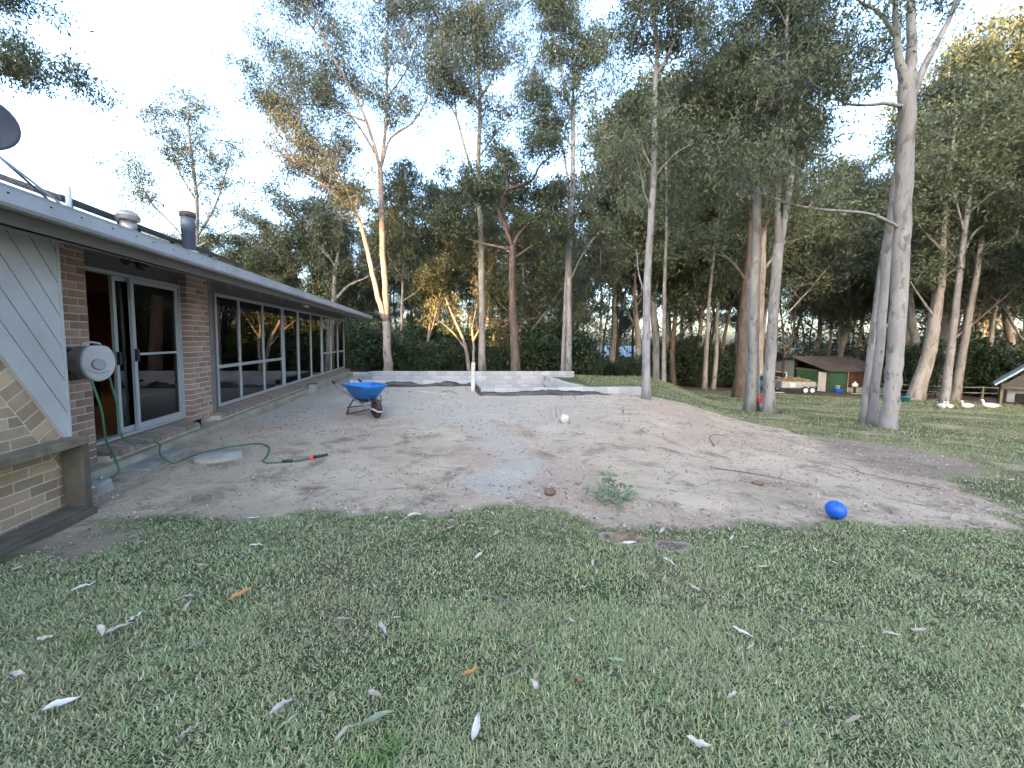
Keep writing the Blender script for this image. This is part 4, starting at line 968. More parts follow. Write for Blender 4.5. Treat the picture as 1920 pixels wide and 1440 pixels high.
# horizontal courses left of the raked course
ca, cb = nx2, nz2     # keep points with (P - edge).n >= RK+.012  ->  -(n.P) <= -(n.E) - RK - .012
cc_ = -(nx2 * 4.085 + nz2 * .66) - RK - .012
for c in range(30):
    z = -.36 + c * .0857; u = 4.15 - .24 * 14 - (.12 if c % 2 else 0)
    while u < 4.14:
        poly = [(u, z), (u + .228, z), (u + .228, z + .074), (u, z + .074)]
        poly = cut_poly(poly, -ca, -cb, cc_); poly = cut_poly(poly, 1, 0, 4.15) if poly else poly
        if poly and max(q[0] for q in poly) > 2.2: wing_brick(poly)
        u += .24
# diagonal boards
panel = MB().prism([(4.125, .70), (4.125, 2.37), (2.6, 2.37), (2.6, zb(2.6) if zb(2.6) < 2.3 else 2.3), (max(2.6, 4.085 - (2.3 - .66) / -SL), 2.3)][::-1], WV + .0, WV + .012, 'x')
panel = MB().prism([(4.085, .66), (4.125, .66), (4.125, 2.37), (4.085 - 1.71 / -SL, 2.37)], WV - .008, WV + .012, 'x').build('cladding_panel', M['board'], house)
bw = .148
k = 0
while k < 16:
    d0, d1 = k * bw, k * bw + bw - .009
    # strip between two lines parallel to the edge, at distances d0..d1 up-right of it
    poly = [(2.4, .66), (4.118, .66), (4.118, 2.368), (2.4, 2.368)]
    ux, uz = -nx2, -nz2; e0 = ux * 4.085 + uz * .66
    poly = cut_poly(poly, -ux, -uz, -(e0 + d0)); poly = cut_poly(poly, ux, uz, e0 + d1) if poly else poly
    if poly and len(poly) > 2:
        MB().prism(poly, WV + .012, WV + .030, 'x').build('board', M['board'], panel)
    k += 1
MB().box(WV - .06, WV + .034, 4.119, 4.146, .655, 2.39).build('corner_trim', M['board'], panel)

# eaves
MB().hexa([(-.13, 1.0, Z_SOF(-.13)), (.93, 1.0, Z_SOF(.93)), (.93, 18.6, Z_SOF(.93)), (-.13, 18.6, Z_SOF(-.13)), (-.13, 1.0, Z_SOF(-.13) + .012), (.93, 1.0, Z_SOF(.93) + .012), (.93, 18.6, Z_SOF(.93) + .012), (-.13, 18.6, Z_SOF(-.13) + .012)]).build('soffit', M['trim'], house)
MB().box(.93, .955, 1.0, 18.62, 2.32, 2.54).build('fascia', M['trim'], house)
MB().box(-.135, -.12, 5.28, 7.12, HEAD, 2.66).box(-.135, -.12, 7.70, 18.44, HEAD, 2.66).build('bulkhead', M['trim'], house)
gut = MB().prism([(.956, 2.42), (1.035, 2.42), (1.055, 2.44), (1.06, 2.535), (1.07, 2.555), (1.045, 2.555), (1.04, 2.46), (.975, 2.45), (.965, 2.55), (.956, 2.55)], 1.0, 18.64, 'y').build('gutter', M['gutter'], house)
for uu in (5.86, 11.7, 16.2):
    MB().prism([(.957, 2.414), (1.037, 2.414), (1.060, 2.436), (1.066, 2.536), (1.04, 2.536), (1.036, 2.422), (.957, 2.422)], uu, uu + .05, 'y').build('gutter_joiner', M['gutter'], gut)
sl = MB().box(1.05, 1.0625, -.007, .007, -.005, .005).mesh('overflow_slot'); sl.materials.append(M['slot'])
u = 3.0
while u < 18.4:
    link_mesh('overflow_slot', sl, None, gut, (0, u + random.uniform(-.03, .03), 2.505)); u += .28
# roof sheets with ribs
TP = .335
def zr(v): return 2.535 + (1.0 - v) * TP
roof = MB().hexa([(1.03, 1.0, zr(1.03)), (1.03, 18.66, zr(1.03)), (-4.2, 18.66, zr(-4.2)), (-4.2, 1.0, zr(-4.2)), (1.03, 1.0, zr(1.03) + .01), (1.03, 18.66, zr(1.03) + .01), (-4.2, 18.66, zr(-4.2) + .01), (-4.2, 1.0, zr(-4.2) + .01)][::-1]).hexa(
    [(-4.2, 1.0, zr(-4.2)), (-4.2, 18.66, zr(-4.2)), (-9.6, 18.66, zr(1.2)), (-9.6, 1.0, zr(1.2)), (-4.2, 1.0, zr(-4.2) + .01), (-4.2, 18.66, zr(-4.2) + .01), (-9.6, 18.66, zr(1.2) + .01), (-9.6, 1.0, zr(1.2) + .01)][::-1]).build('roof', M['roof'], house)
rib = MB().prism([(0, 0), (.02, .022), (.04, .022), (.06, 0)], 0, 1, 'x').mesh('roof_rib')
rb = MB()
u = 1.1
while u < 18.6:
    rb.hexa([(1.03, u, zr(1.03) + .009), (1.03, u + .05, zr(1.03) + .009), (-4.2, u + .05, zr(-4.2) + .009), (-4.2, u, zr(-4.2) + .009), (1.03, u + .014, zr(1.03) + .032), (1.03, u + .036, zr(1.03) + .032), (-4.2, u + .036, zr(-4.2) + .032), (-4.2, u + .014, zr(-4.2) + .032)]); u += .2
tag(rb.build('roof_ribs', M['roof'], roof), kind='stuff')
# house body continuing behind the camera as well
back = MB().box(-9.2, .4, -9, 1.2, -.3, 2.5).box(-9.2, -8.9, 1.2, 18.42, -.3, 2.6).box(-8.9, -.11, 18.30, 18.42, -.3, 2.6).build('rear_wall', M['sillbrick'], house)
MB().prism([(1.03, zr(1.03)), (-4.2, zr(-4.2)), (-9.6, zr(1.2)), (-9.6, zr(1.2) - .02), (-4.2, zr(-4.2) - .02), (1.03, zr(1.03) - .02)], -9, .98, 'y').build('roof', M['roof'], house)
MB().prism([(-.13, 2.58), (-4.2, zr(-4.2) - .03), (-8.9, 2.58)], 18.30, 18.42, 'y').build('gable', M['trim'], house)
# room inside
MB().box(-6.0, -.10, 3.2, 18.3, FL - .04, FL - .004).build('room_floor', M['infloor'], house)
MB().box(-6.0, -.13, 3.2, 18.3, 2.50, 2.53).build('room_ceiling', M['inwall'], house)
MB().box(-6.1, -6.0, 3.2, 18.3, FL, 2.50).box(-6, -.25, 3.1, 3.2, FL, 2.50).box(-6, -2.4, 11.4, 11.5, FL, 2.50).build('room_wall', M['inwall'], house)
MB().box(-.13, -.02, 3.2, 4.36, .0, 2.55).build('inner_wall', M['mortar'], house)
# door: outer frame, front leaf, rear leaf pushed across
def frame(u0, u1, z0, z1, v0, v1, w=.05, wb=None):
    wb = wb or w
    return MB().box(v0, v1, u0, u0 + w, z0, z1).box(v0, v1, u1 - w, u1, z0, z1).box(v0, v1, u0 + w, u1 - w, z1 - w, z1).box(v0, v1, u0 + w, u1 - w, z0, z0 + wb)
sd = frame(5.30, 7.11, FL, HEAD, -.20, -.09, .04, .03).build('sliding_door', M['alu'], house)
frame(6.10, 7.06, FL + .034, HEAD - .045, -.135, -.100, .055, .085).box(-.130, -.104, 6.155, 7.005, 1.295, 1.325).build('door_leaf', M['alu'], sd)
MB().box(-.121, -.115, 6.156, 7.004, FL + .12, 1.294).build('pane', M['glass'], sd); MB().box(-.121, -.115, 6.156, 7.004, 1.326, HEAD - .101).build('pane', M['glass'], sd)
frame(5.87, 6.86, FL + .034, HEAD - .045, -.185, -.150, .05, .07).build('door_leaf', M['alu'], sd)
MB().box(-.170, -.164, 5.921, 6.809, FL + .105, HEAD - .096).build('pane', M['glass'], sd)
MB().prism([(0, 0), (.03, 0), (.038, .03), (.038, .14), (.03, .17), (0, .17)], 6.108, 6.146, 'y').build('handle', M['black'], sd, (-.100, 0, 1.215))
MB().prism([(0, 0), (.03, 0), (.038, .03), (.038, .14), (.03, .17), (0, .17)], 5.876, 5.912, 'y').build('handle', M['black'], sd, (-.150, 0, 1.18))
# windows: three units
def window(u0, u1, mull, rail, heavy=()):
    f = frame(u0, u1, FL, HEAD, -.165, -.10, .055)
    for m_ in mull:
        w = .05 if m_ in heavy else .022
        f.box(-.160, -.105, m_ - w, m_ + w, FL + .055, HEAD - .055)
    edges = [u0 + .055] + [x for m_ in mull for x in (m_ - (.05 if m_ in heavy else .022), m_ + (.05 if m_ in heavy else .022))] + [u1 - .055]
    o = f.build('window', M['alu'], house); rb_ = MB()
    for i in range(0, len(edges), 2):
        a, b = edges[i] + .001, edges[i + 1] - .001
        if rail:
            MB().box(-.158, -.107, a, b, rail - .03, rail + .03).build('transom', M['alu'], o)
            MB().box(-.137, -.131, a, b, FL + .056, rail - .031).build('pane', M['glass'], o); MB().box(-.137, -.131, a, b, rail + .031, HEAD - .056).build('pane', M['glass'], o)
        else: MB().box(-.137, -.131, a, b, FL + .056, HEAD - .056).build('pane', M['glass'], o)
    return o
window(8.12, 11.36, (9.03, 10.17), .997)
window(11.385, 14.985, (12.56, 13.75), None, (12.56,))
window(15.01, 18.40, (16.2, 17.3), .997)
MB().box(-.16, -.112, 7.72, 8.118, FL - .02, HEAD).build('wall_panel', M['trim'], house)
for a, b, z0 in ((9.06, 10.14, 1.02), (12.62, 13.72, .33), (16.23, 17.27, 1.02)):
    MB().box(-.190, -.185, a, b, z0, HEAD - .06).build('blind', M['blind'], house)
cu = MB()
for k in range(9): cu.box(-.62 - .05 * (k % 2), -.60 - .05 * (k % 2), 6.55 + k * .055, 6.55 + k * .055 + .054, FL + .02, 2.45)
cu.build('curtain', M['curtain'], house)
MB().box(-3.2, -2.3, 7.2, 8.6, FL, FL + .78).box(-3.2, -3.0, 7.2, 8.6, FL + .78, FL + 1.15).build('sofa', M['dark'], house)
# downpipe with broken shoe
dp = MB().box(-.09, -.02, 7.755, 7.885, .20, 2.58).box(-.095, -.015, 7.75, 7.89, 1.34, 1.37).build('downpipe', M['downpipe'], house, bevel=.012)
MB().box(-.085, .03, 7.76, 7.88, .13, .199).build('shoe', M['rust'], dp)
MB().ball((-.015, 7.80, 1.30), .012, 8, 5).ball((-.015, 7.80, 1.255), .012, 8, 5).build('screw', M['black'], dp)
for uu in (8.55, 9.9, 11.2, 12.9):
    MB().prism([(-.118, 2.47), (-.110, 2.465), (-.110, 2.555), (-.118, 2.55)], uu, uu + .23, 'y').build('eave_vent', M['downpipe'], house)

def hthing(name, label, cat, u_, v_, z_, rz=0.0, group=None):
    return thing(name, label, cat, hw(u_, v_, z_), TH + rz, group)
# lamp inside (lit in the photograph)
lm_, nd, ln, pb = mat_new('lamp_glow'); pb.inputs['Emission Color'].default_value = (1, .55, .25, 1); pb.inputs['Emission Strength'].default_value = 1.3; pb.inputs['Base Color'].default_value = (.8, .5, .3, 1)
lt = hthing('pendant_lamp', 'lit warm pendant bar glowing inside behind the sliding door', 'lamp', 9.4, -2.2, 1.95)
MB().box(-.05, .05, -.34, .34, -.018, .0).build('diffuser', lm_, lt); MB().box(-.055, .055, -.35, .35, .001, .03).build('shade', M['dark'], lt); MB().box(-.004, .004, -.004, .004, .03, .55).build('cord', M['dark'], lt)

# ------------------------------------------------------------------ things on the house
t = hthing('roof_vent', 'round capped metal vent on the roof, left of the flue', 'vent', 6.13, -.10, zr(-.10)); t.scale = (.82, .82, .9)
MB().lathe([(.105, -.08), (.105, .17)], 20).build('collar', M['vent'], t)
vc = MB().lathe([(.14, .17), (.148, .19), (.148, .23), (.125, .275), (.07, .315), (.01, .325)], 22); vc.build('cap', M['vent'], t)
for k in range(6):
    MB().lathe([(.149, .0), (.152, .004), (.149, .008)], 22, c=(0, 0, .185 + k * .0085)).build('louvre', M['vent'], t)
t = hthing('flue', 'dark metal chimney flue with rusty cap standing on the roof', 'flue', 7.70, -.25, zr(-.25))
MB().lathe([(.095, -.12), (.095, .36), (.10, .36), (.10, .60)], 18).build('pipe', M['flue'], t); MB().lathe([(.108, .601), (.115, .63), (.11, .68), (.09, .69)], 18).build('cap', M['rust'], t)
MB().lathe([(.17, -.10), (.15, .0), (.10, .05)], 18).build('flashing', M['roof'], t)
t = hthing('vent_pipe', 'short thin white pipe standing on the roof beside the dish struts', 'pipe', 5.44, -.22, zr(-.22))
MB().lathe([(.026, -.06), (.026, .27), (.024, .285)], 12).build('pipe', M['white'], t); MB().lathe([(.07, -.05), (.05, .0), (.028, .05)], 12).build('flashing', M['white'], t)
t = hthing('solar_panel', 'long dark solar panels raised along the roof', 'solar panel', 5.55, -.38, zr(-.38) + .065)
for k in range(4):
    a, b = k * 1.10, k * 1.10 + 1.08
    MB().hexa([(0, a, .05), (0, b, .05), (-1.6, b, .05 + 1.6 * TP), (-1.6, a, .05 + 1.6 * TP), (0, a, .10), (0, b, .10), (-1.6, b, .10 + 1.6 * TP), (-1.6, a, .10 + 1.6 * TP)][::-1]).build('panel', M['solar'], t)
    MB().box(-.012, .006, a, b, .045, .107).build('edge_rail', M['darksteel'], t)
    for q in (.15, .9): MB().box(-.06, -.02, a + q, a + q + .04, -.03, .05).build('bracket', M['darksteel'], t)
t = hthing('satellite_dish', 'dark round satellite dish on struts at the left edge of the roof', 'dish', 4.55, -.30, zr(-.30))
dax = Vector((-.5, .75, .42)).normalized()
MB().lathe([(.01, -.055), (.12, -.045), (.20, -.018), (.235, .02), (.237, .024), (.20, -.010), (.12, -.036), (.01, -.046)], 28, c=(0, .14, .56), ax=-dax).build('reflector', M['dish'], t)
MB().tube([(.02, .12, -.03), (.02, .12, .36), (.0, .13, .54)], .022, 10).build('mast', M['steel'], t)
MB().tube([(.0, .13, .36), (.02, .55, .18), (.05, .98, -.02)], .011, 8).build('strut', M['steel'], t); MB().tube([(.0, .13, .38), (-.02, .45, .23), (-.02, .78, .06)], .011, 8).build('strut', M['darksteel'], t)
MB().box(-.05, .05, .08, .18, .44, .62).build('bracket', M['darksteel'], t)
t = hthing('floodlight', 'twin headed black floodlight fixed under the eave above the sliding door', 'light', 5.50, .28, Z_SOF(.28))
MB().lathe([(.055, -.03), (.055, 0)], 14).build('base', M['black'], t)
MB().tube([(0, 0, -.02), (.0, .05, -.05), (.03, .09, -.06)], .014, 8).build('arm', M['black'], t)
MB().lathe([(.025, 0), (.05, .02), (.052, .09), (.046, .10)], 14, c=(.03, .09, -.06), ax=(.5, .8, -.35)).build('lamp_head', M['black'], t)
MB().lathe([(.03, 0), (.045, .02), (.045, .05)], 14, c=(0, -.02, -.03), ax=(.2, -.7, -.6)).build('lamp_head', M['black'], t)
t = hthing('spotlight', 'small pale twin spotlight under the eave above the far windows', 'light', 12.0, .25, Z_SOF(.25))
MB().lathe([(.05, -.03), (.05, 0)], 12).build('base', M['white'], t)
for s in (-1, 1): MB().lathe([(.02, 0), (.045, .03), (.048, .10)], 12, c=(0, .03 * s, -.02), ax=(.6, s * .6, -.4)).build('lamp_head', M['white'], t)

# hose reel on a wall bracket
RZ = -.333
t = hthing('hose_reel', 'beige wall mounted hose reel box with grey hub beside the sliding door', 'hose reel', 4.78, .44, 1.285, RZ)   # local x = axis out of the face
prof = []
def reel_out(s=1.0):
    P = []
    for k in range(28):
        a = 2 * math.pi * k / 28; x, z = .152 * math.cos(a), .200 * math.sin(a)
        if z > .165: z = .165 + (z - .165) * .3
        P.append((x * s, z * s))
    return P
MB().prism(reel_out(.93), -.20, -.045, 'x').build('drum_case', M['reel_side'], t, bevel=.02)
MB().prism(reel_out(1.0), -.044, .012, 'x').build('face', M['reel'], t, bevel=.022)
MB().lathe([(.056, .0), (.056, .022), (.048, .028)], 20, c=(.012, -.02, -.02), ax=(1, 0, 0)).build('hub', M['reel_hub'], t)
MB().tube([(.016, -.135, -.055), (.016, -.10, -.075), (.016, -.06, -.105), (.016, .0, -.112), (.016, .07, -.10)], .0035, 6).build('seam', M['reel_hub'], t)
MB().tube([(-.08, -.085, .155), (-.08, -.07, .19), (-.08, .0, .205), (-.08, .07, .19), (-.08, .085, .155)], .012, 8).build('carry_handle', M['reel'], t)
MB().box(-.34, -.20, -.10, .08, -.09, .10).build('swivel_arm', M['reel_side'], t, bevel=.02)
MB().box(-.3, -.16, -.13, .05, -.17, -.10).build('bracket', M['black'], t, bevel=.01)
MB().box(-.47, -.335, -.14, .12, -.20, .14).build('wall_plate', M['black'], t, bevel=.01)
for k in range(2): MB().box(-.16, -.08, -.146, -.140, .01 - k * .05, .014 - k * .05).build('slit', M['black'], t)

# garden hose: feed loop, and the long run to the nozzle
def G(x, y, dz=.012): return (x, y, gz(x, y) + dz)
P0 = np.array(hw(4.70, .42, 1.11)); P1 = np.array(hw(4.95, .40, 1.13))
gh = thing('garden_hose', 'green garden hose looping down from the reel and across the dirt', 'hose', G(-4.17, 4.77, 0))
off_ = -np.array(gh.location)
run = catmull([P1, np.array(hw(5.02, .42, .75)), np.array(hw(5.03, .46, .40)), (-4.60, 5.02, .17), (-4.48, 4.90, .08), (-4.36, 4.82, .03), G(-4.24, 4.84), G(-4.25, 5.08), G(-4.22, 5.38), G(-4.08, 5.66), G(-3.84, 5.79), G(-3.6, 5.68), G(-3.42, 5.45), G(-3.30, 5.2), G(-3.21, 4.98), G(-3.1, 4.88), G(-2.98, 4.90), G(-2.80, 4.98)], 6)
MB().tube([np.array(p) + off_ for p in run], .0105, 8).build('hose_run', M['hose'], gh)
feed = catmull([P0, np.array(hw(4.74, .46, .8)), np.array(hw(4.86, .40, .45)), np.array(hw(5.02, .36, .2)), np.array(hw(5.0, .40, .06)), np.array(hw(4.80, .44, .05)), np.array(hw(4.6, .40, .07))], 6)
MB().tube([np.array(p) + off_ for p in feed], .0105, 8).build('feed_hose', M['hose'], gh)
def seg(a, b, r_, nm, m_):
    MB().tube([np.array(a) + off_, (np.array(a) + np.array(b)) / 2 + off_, np.array(b) + off_], r_, 10).build(nm, M[m_], gh)
seg(G(-2.93, 4.92, .02), G(-2.82, 4.97, .02), .021, 'connector', 'black'); seg(G(-2.80, 4.98, .016), G(-2.665, 5.07, .02), .013, 'hose_end', 'hose')
seg(G(-2.67, 5.07, .022), G(-2.62, 5.10, .024), .022, 'nozzle_grip', 'red'); seg(G(-2.62, 5.10, .024), G(-2.47, 5.19, .034), .018, 'nozzle', 'black')
seg(G(-2.47, 5.19, .034), G(-2.44, 5.21, .036), .012, 'nozzle_tip', 'steel')

# timber rack against the wing
t = hthing('timber_rack', 'weathered timber rack with top rail, end board and base shelf at lower left', 'rack', 3.4, .65, gz(*hw(3.4, .8)[:2]))
zb0 = t.location.z
MB().box(.10, .165, -1.6, .70, .60 - zb0, .672 - zb0).build('top_rail', M['timber'], t, bevel=.008)
MB().box(.0, .099, -1.6, .70, .635 - zb0, .664 - zb0).build('top_board', M['timber'], t, bevel=.005)
MB().box(.005, .160, .625, .70, -.12, .598 - zb0).build('end_board', M['timber_dark'], t, bevel=.008)  # shade on this board is put into its darker material
MB().box(.005, .19, -1.6, .623, -.02, .05).build('base_shelf', M['timber_dark'], t, bevel=.006)
MB().box(.192, .222, -1.6, .66, -.12, .03).build('kick_board', M['timber_dark'], t, bevel=.005)

# concrete bits beside the wall
t = thing('paving_slab', 'rectangular grey concrete slab lying before the sliding door', 'slab', (-4.63, 4.92, gz(-4.63, 4.92)), TH + .14)
MB().box(-.215, .215, -.5, .5, -.02, .045).build('slab', M['concrete'], t, bevel=.008)
t = hthing('concrete_block', 'rough concrete lump beside the hose feed by the timber rack', 'block', 4.62, .42, -.03)
MB().hexa([(-.13, -.12, -.06), (.14, -.13, -.06), (.13, .12, -.06), (-.12, .13, -.06), (-.11, -.10, .10), (.12, -.11, .09), (.11, .10, .11), (-.10, .11, .10)]).build('block', M['concrete'], t, bevel=.015)
MB().lathe([(.018, 0), (.018, .05)], 10, c=(.05, .05, .10)).build('tap_stub', M['steel'], t)
t = thing('round_lid', 'round concrete tank lid set in the dirt inside the hose loop', 'lid', (-3.86, 5.07, gz(-3.86, 5.07) - .02))
MB().lathe([(.265, 0), (.27, .02), (.265, .07), (.255, .08), (.01, .083)], 36).build('lid', M['lidtop'], t); MB().lathe([(.282, 0), (.276, .03)], 36).build('rim', M['footing'], t)
t = hthing('drain_riser', 'grey square drain riser standing against the plinth under far windows', 'drain', 12.3, .33, gz(*hw(12.3, .33)[:2]))
MB().box(-.09, .09, -.10, .10, -.05, .27).build('riser', M['steel'], t, bevel=.01); MB().box(-.10, .10, -.11, .11, .271, .29).build('cap', M['darksteel'], t)

# ------------------------------------------------------------------ block footing for the new building
TOPZ = .143
fnd = hthing('block_footing', 'low walls of grey concrete blocks forming a stepped unfinished footing', 'footing', 0, 0, 0)
bm_full = MB().box(0, .39, -.095, .095, 0, .19).mesh('block'); bm_half = MB().box(0, .19, -.095, .095, 0, .19).mesh('block')
for m_ in (bm_full, bm_half): m_.materials.append(M['block'])
def block_wall(a, b, top, courses, skip=0.0):
    """a, b: (v,u) ends of the centre line"""
    (v0, u0), (v1, u1) = a, b; L = math.hypot(v1 - v0, u1 - u0); ang = math.atan2(u1 - u0, v1 - v0)
    core = MB().box(.004, L - .004, -.088, .088, -courses * .2, -.012).build('wall', M['block_mortar'], fnd, (v0, u0, top), (0, 0, ang))
    for c in range(courses):
        x = 0.0; first = c % 2
        while x < L - .05:
            if first: me, w = bm_half, .2; first = 0
            elif L - x < .30: me, w = bm_half, .2
            else: me, w = bm_full, .4
            if x + w > L + .02: break
            link_mesh('block', me, None, core, (x + .005, random.uniform(-.003, .003), -(c + 1) * .2 + .01 + random.uniform(-.001, .001)), (0, 0, random.uniform(-.004, .004))); x += w
    return core
block_wall((1.11, 17.755), (10.31, 17.755), TOPZ, 5)
block_wall((1.105, 14.04), (1.105, 17.64), TOPZ, 4)
block_wall((1.01, 14.035), (5.41, 14.035), TOPZ, 3)
block_wall((5.265, 11.70), (5.265, 13.92), TOPZ, 3)
block_wall((5.17, 11.585), (10.37, 11.585), TOPZ, 4)
block_wall((8.90, 11.70), (8.90, 17.62), TOPZ - .2, 4)
def membrane(a, b, nx3, seed, hh, off_=.012):
    (v0, u0), (v1, u1) = a, b; L = math.hypot(v1 - v0, u1 - u0); n = int(L / .05); r_ = np.random.default_rng(seed); V_ = []; F_ = []
    for i in range(n + 1):
        t_ = i / n; v_, u_ = v0 + (v1 - v0) * t_, u0 + (u1 - u0) * t_
        wx, wy, _ = hw(u_, v_); g_ = gz(wx + HN[0] * nx3[0] * .12 + HD[0] * nx3[1] * .12, wy + HN[1] * nx3[0] * .12 + HD[1] * nx3[1] * .12)
        top_ = min(g_ + hh * (.55 + .9 * float(vnoise(t_ * L * 2.1, seed, 3)) + .25 * float(vnoise(t_ * L * 9, seed, 4))) * min(1, (1 - t_) * 6 + (0.1 if seed == 3 else 1)), TOPZ - .02)
        for q, z in enumerate((g_ - .05, (g_ + top_) / 2, top_)):
            o = off_ + .05 * float(vnoise(t_ * L * 5, q * 3.7 + seed, 5)) * (1.4 - q * .5)
            V_.append((v_ + nx3[0] * (.097 + o), u_ + nx3[1] * (.097 + o), z))
            V_.append((v_ + nx3[0] * (.097 + o + .004), u_ + nx3[1] * (.097 + o + .004), z))
    for i in range(n):
        for q in range(2):
            for s_ in (0, 1):
                a_ = i * 6 + q * 2 + s_; F_.append((a_, a_ + 6, a_ + 8, a_ + 2) if s_ else (a_ + 2, a_ + 8, a_ + 6, a_))
        F_.append((i * 6 + 4, i * 6 + 5, i * 6 + 11, i * 6 + 10))
    me = np_mesh('membrane', np.array(V_), np.array(F_), True); return link_mesh('membrane', me, M['membrane'], fnd)
membrane((1.0, 14.035), (5.1, 14.035), (0, -1), 1, .13); membrane((5.265, 13.95), (5.265, 11.6), (-1, 0), 2, .12); membrane((5.15, 11.585), (9.3, 11.585), (0, -1), 3, .14)

# ------------------------------------------------------------------ objects in the yard
x, y = -1.23, 12.37
t = thing('timber_post', 'upright white weathered post standing before the block footing', 'post', (x, y, gz(x, y)))
MB().hexa([(-.058, -.058, -.2), (.058, -.058, -.2), (.058, .058, -.2), (-.058, .058, -.2), (-.052, -.058, .93), (.062, -.058, .93), (.062, .058, .935), (-.052, .058, .935)]).build('post', M['offwhite'], t, bevel=.008)
MB().box(-.05, .06, -.061, -.058, .80, .83).build('strap', M['steel'], t)

# wheelbarrow: local +x forward to the wheel
ang = math.atan2(-.70, .72)
wb = thing('wheelbarrow', 'bright blue wheelbarrow with black wheel parked on the dirt', 'wheelbarrow', (-2.76, 7.93, gz(-2.76, 7.93)), ang)
def loop(cx_, z, lx0, lx1, w0, w1, n=32):
    P = []
    for k in range(n):
        a = 2 * math.pi * k / n; c, s = math.cos(a), math.sin(a)
        c2 = math.copysign(abs(c) ** .55, c); s2 = math.copysign(abs(s) ** .55, s)
        xx = cx_ + (lx1 if c2 > 0 else lx0) * c2
        w = w0 + (w1 - w0) * (c2 * .5 + .5); P.append((xx, w * s2, z(xx) if callable(z) else z))
    return P
R_ = [loop(-.47, lambda xx: .665 + .03 * (xx + .47), .50, .52, .36, .31), loop(-.47, lambda xx: .650 + .03 * (xx + .47), .515, .535, .372, .322), loop(-.47, .60, .46, .46, .335, .285), loop(-.46, .48, .38, .33, .285, .225), loop(-.45, .37, .27, .20, .22, .16), loop(-.45, .335, .20, .13, .17, .11)]
I_ = [loop(-.47, lambda xx: .655 + .03 * (xx + .47), .48, .50, .345, .295), loop(-.46, .49, .365, .315, .27, .21), loop(-.45, .36, .23, .16, .18, .12)]
rings = R_[::-1] + I_; V_ = [p for rg in rings for p in rg]; n = 32; F_ = []
for i in range(len(rings) - 1):
    for k in range(n): F_.append((i * n + k, i * n + (k + 1) % n, (i + 1) * n + (k + 1) % n, (i + 1) * n + k))
tb = MB(); tb.v = V_; tb.f = [f for f in F_] + [tuple(range(n))[::-1], tuple(range((len(rings) - 1) * n, len(rings) * n))]; tb.sm = [True] * len(F_) + [False, False]
tray = tb.build('tray', M['blue'], wb)
# print on the tray side: a small pale label block of unreadable lettering
for k in range(4): MB().box(-.86 + k * .028, -.842 + k * .028, -.002, .002, 0, .022).build('print', M['white'], tray, (.06, -.322, .545 - .012), (math.radians(-22), 0, 0))
for s in (-1, 1):
    MB().tube([(.20, s * .07, .17), (-.05, s * .12, .22), (-.45, s * .22, .345), (-.95, s * .28, .49), (-1.28, s * .30, .60), (-1.45, s * .30, .655)], [.019] * 6, 10).build('handle', M['steel'], wb)
    MB().tube([(-1.30, s * .30, .607), (-1.47, s * .30, .661)], .025, 10).build('grip', M['black'], wb)
    MB().tube([(-.52, s * .235, .36), (-.66, s * .28, .18), (-.76, s * .29, .0)], .016, 8).build('leg', M['darksteel'], wb)
    MB().tube([(-.76, s * .29, .01), (-.40, s * .20, .10), (-.10, s * .10, .18)], .010, 8).build('brace', M['darksteel'], wb)
    MB().tube([(.02, s * .07, .20), (-.02, s * .12, .36), (-.10, s * .14, .46)], .012, 8).build('stay', M['darksteel'], wb)
MB().tube([(-.76, -.29, .16), (-.76 + .05, 0, .16), (-.76, .29, .16)], .012, 8).build('cross_bar', M['darksteel'], wb)
MB().tube([(.20, -.085, .168), (.235, 0, .165), (.20, .085, .168)], .020, 8).build('toe_bar', M['steel'], wb)
MB().box(-.62, -.18, -.20, .20, .315, .333).build('under_plate', M['darksteel'], wb)
def torus(R0, r0, c, ax, seg=28, rs=10):
    m = MB(); ax = Vector(ax).normalized(); a = ax.orthogonal().normalized(); d = ax.cross(a); c = Vector(c)
    for i in range(seg):
        w = 2 * math.pi * i / seg; rd = a * math.cos(w) + d * math.sin(w)
        for k in range(rs):
            q = 2 * math.pi * k / rs; m.v.append(tuple(c + rd * (R0 + r0 * math.cos(q)) + ax * (r0 * .95 * math.sin(q))))
    for i in range(seg):
        for k in range(rs):
            i2, k2 = (i + 1) % seg, (k + 1) % rs; m.f.append((i * rs + k, i2 * rs + k, i2 * rs + k2, i * rs + k2)); m.sm.append(True)
    return m
wheel = torus(.145, .052, (0, 0, .197), (0, 1, 0)).build('wheel', M['rubber'], wb)
MB().lathe([(.03, -.05), (.11, -.03), (.105, 0), (.11, .03), (.03, .05)], 20, c=(0, 0, .197), ax=(0, 1, 0)).build('rim', M['rim'], wheel)
MB().tube([(0, -.09, .197), (0, .09, .197)], .012, 8).build('axle', M['steel'], wheel)

x, y = 3.06, 3.57
t = thing('ball', 'bright blue rubber ball lying where the dirt meets the lawn', 'ball', (x, y, gz(x, y)))
MB().ball((0, 0, .088), .084, 28, 18).build('ball', M['blueball'], t); MB().lathe([(.008, 0), (.006, .004)], 10, c=(-.02, -.035, .1628), ax=(-.2, -.4, .88)).build('valve', M['black'], t)

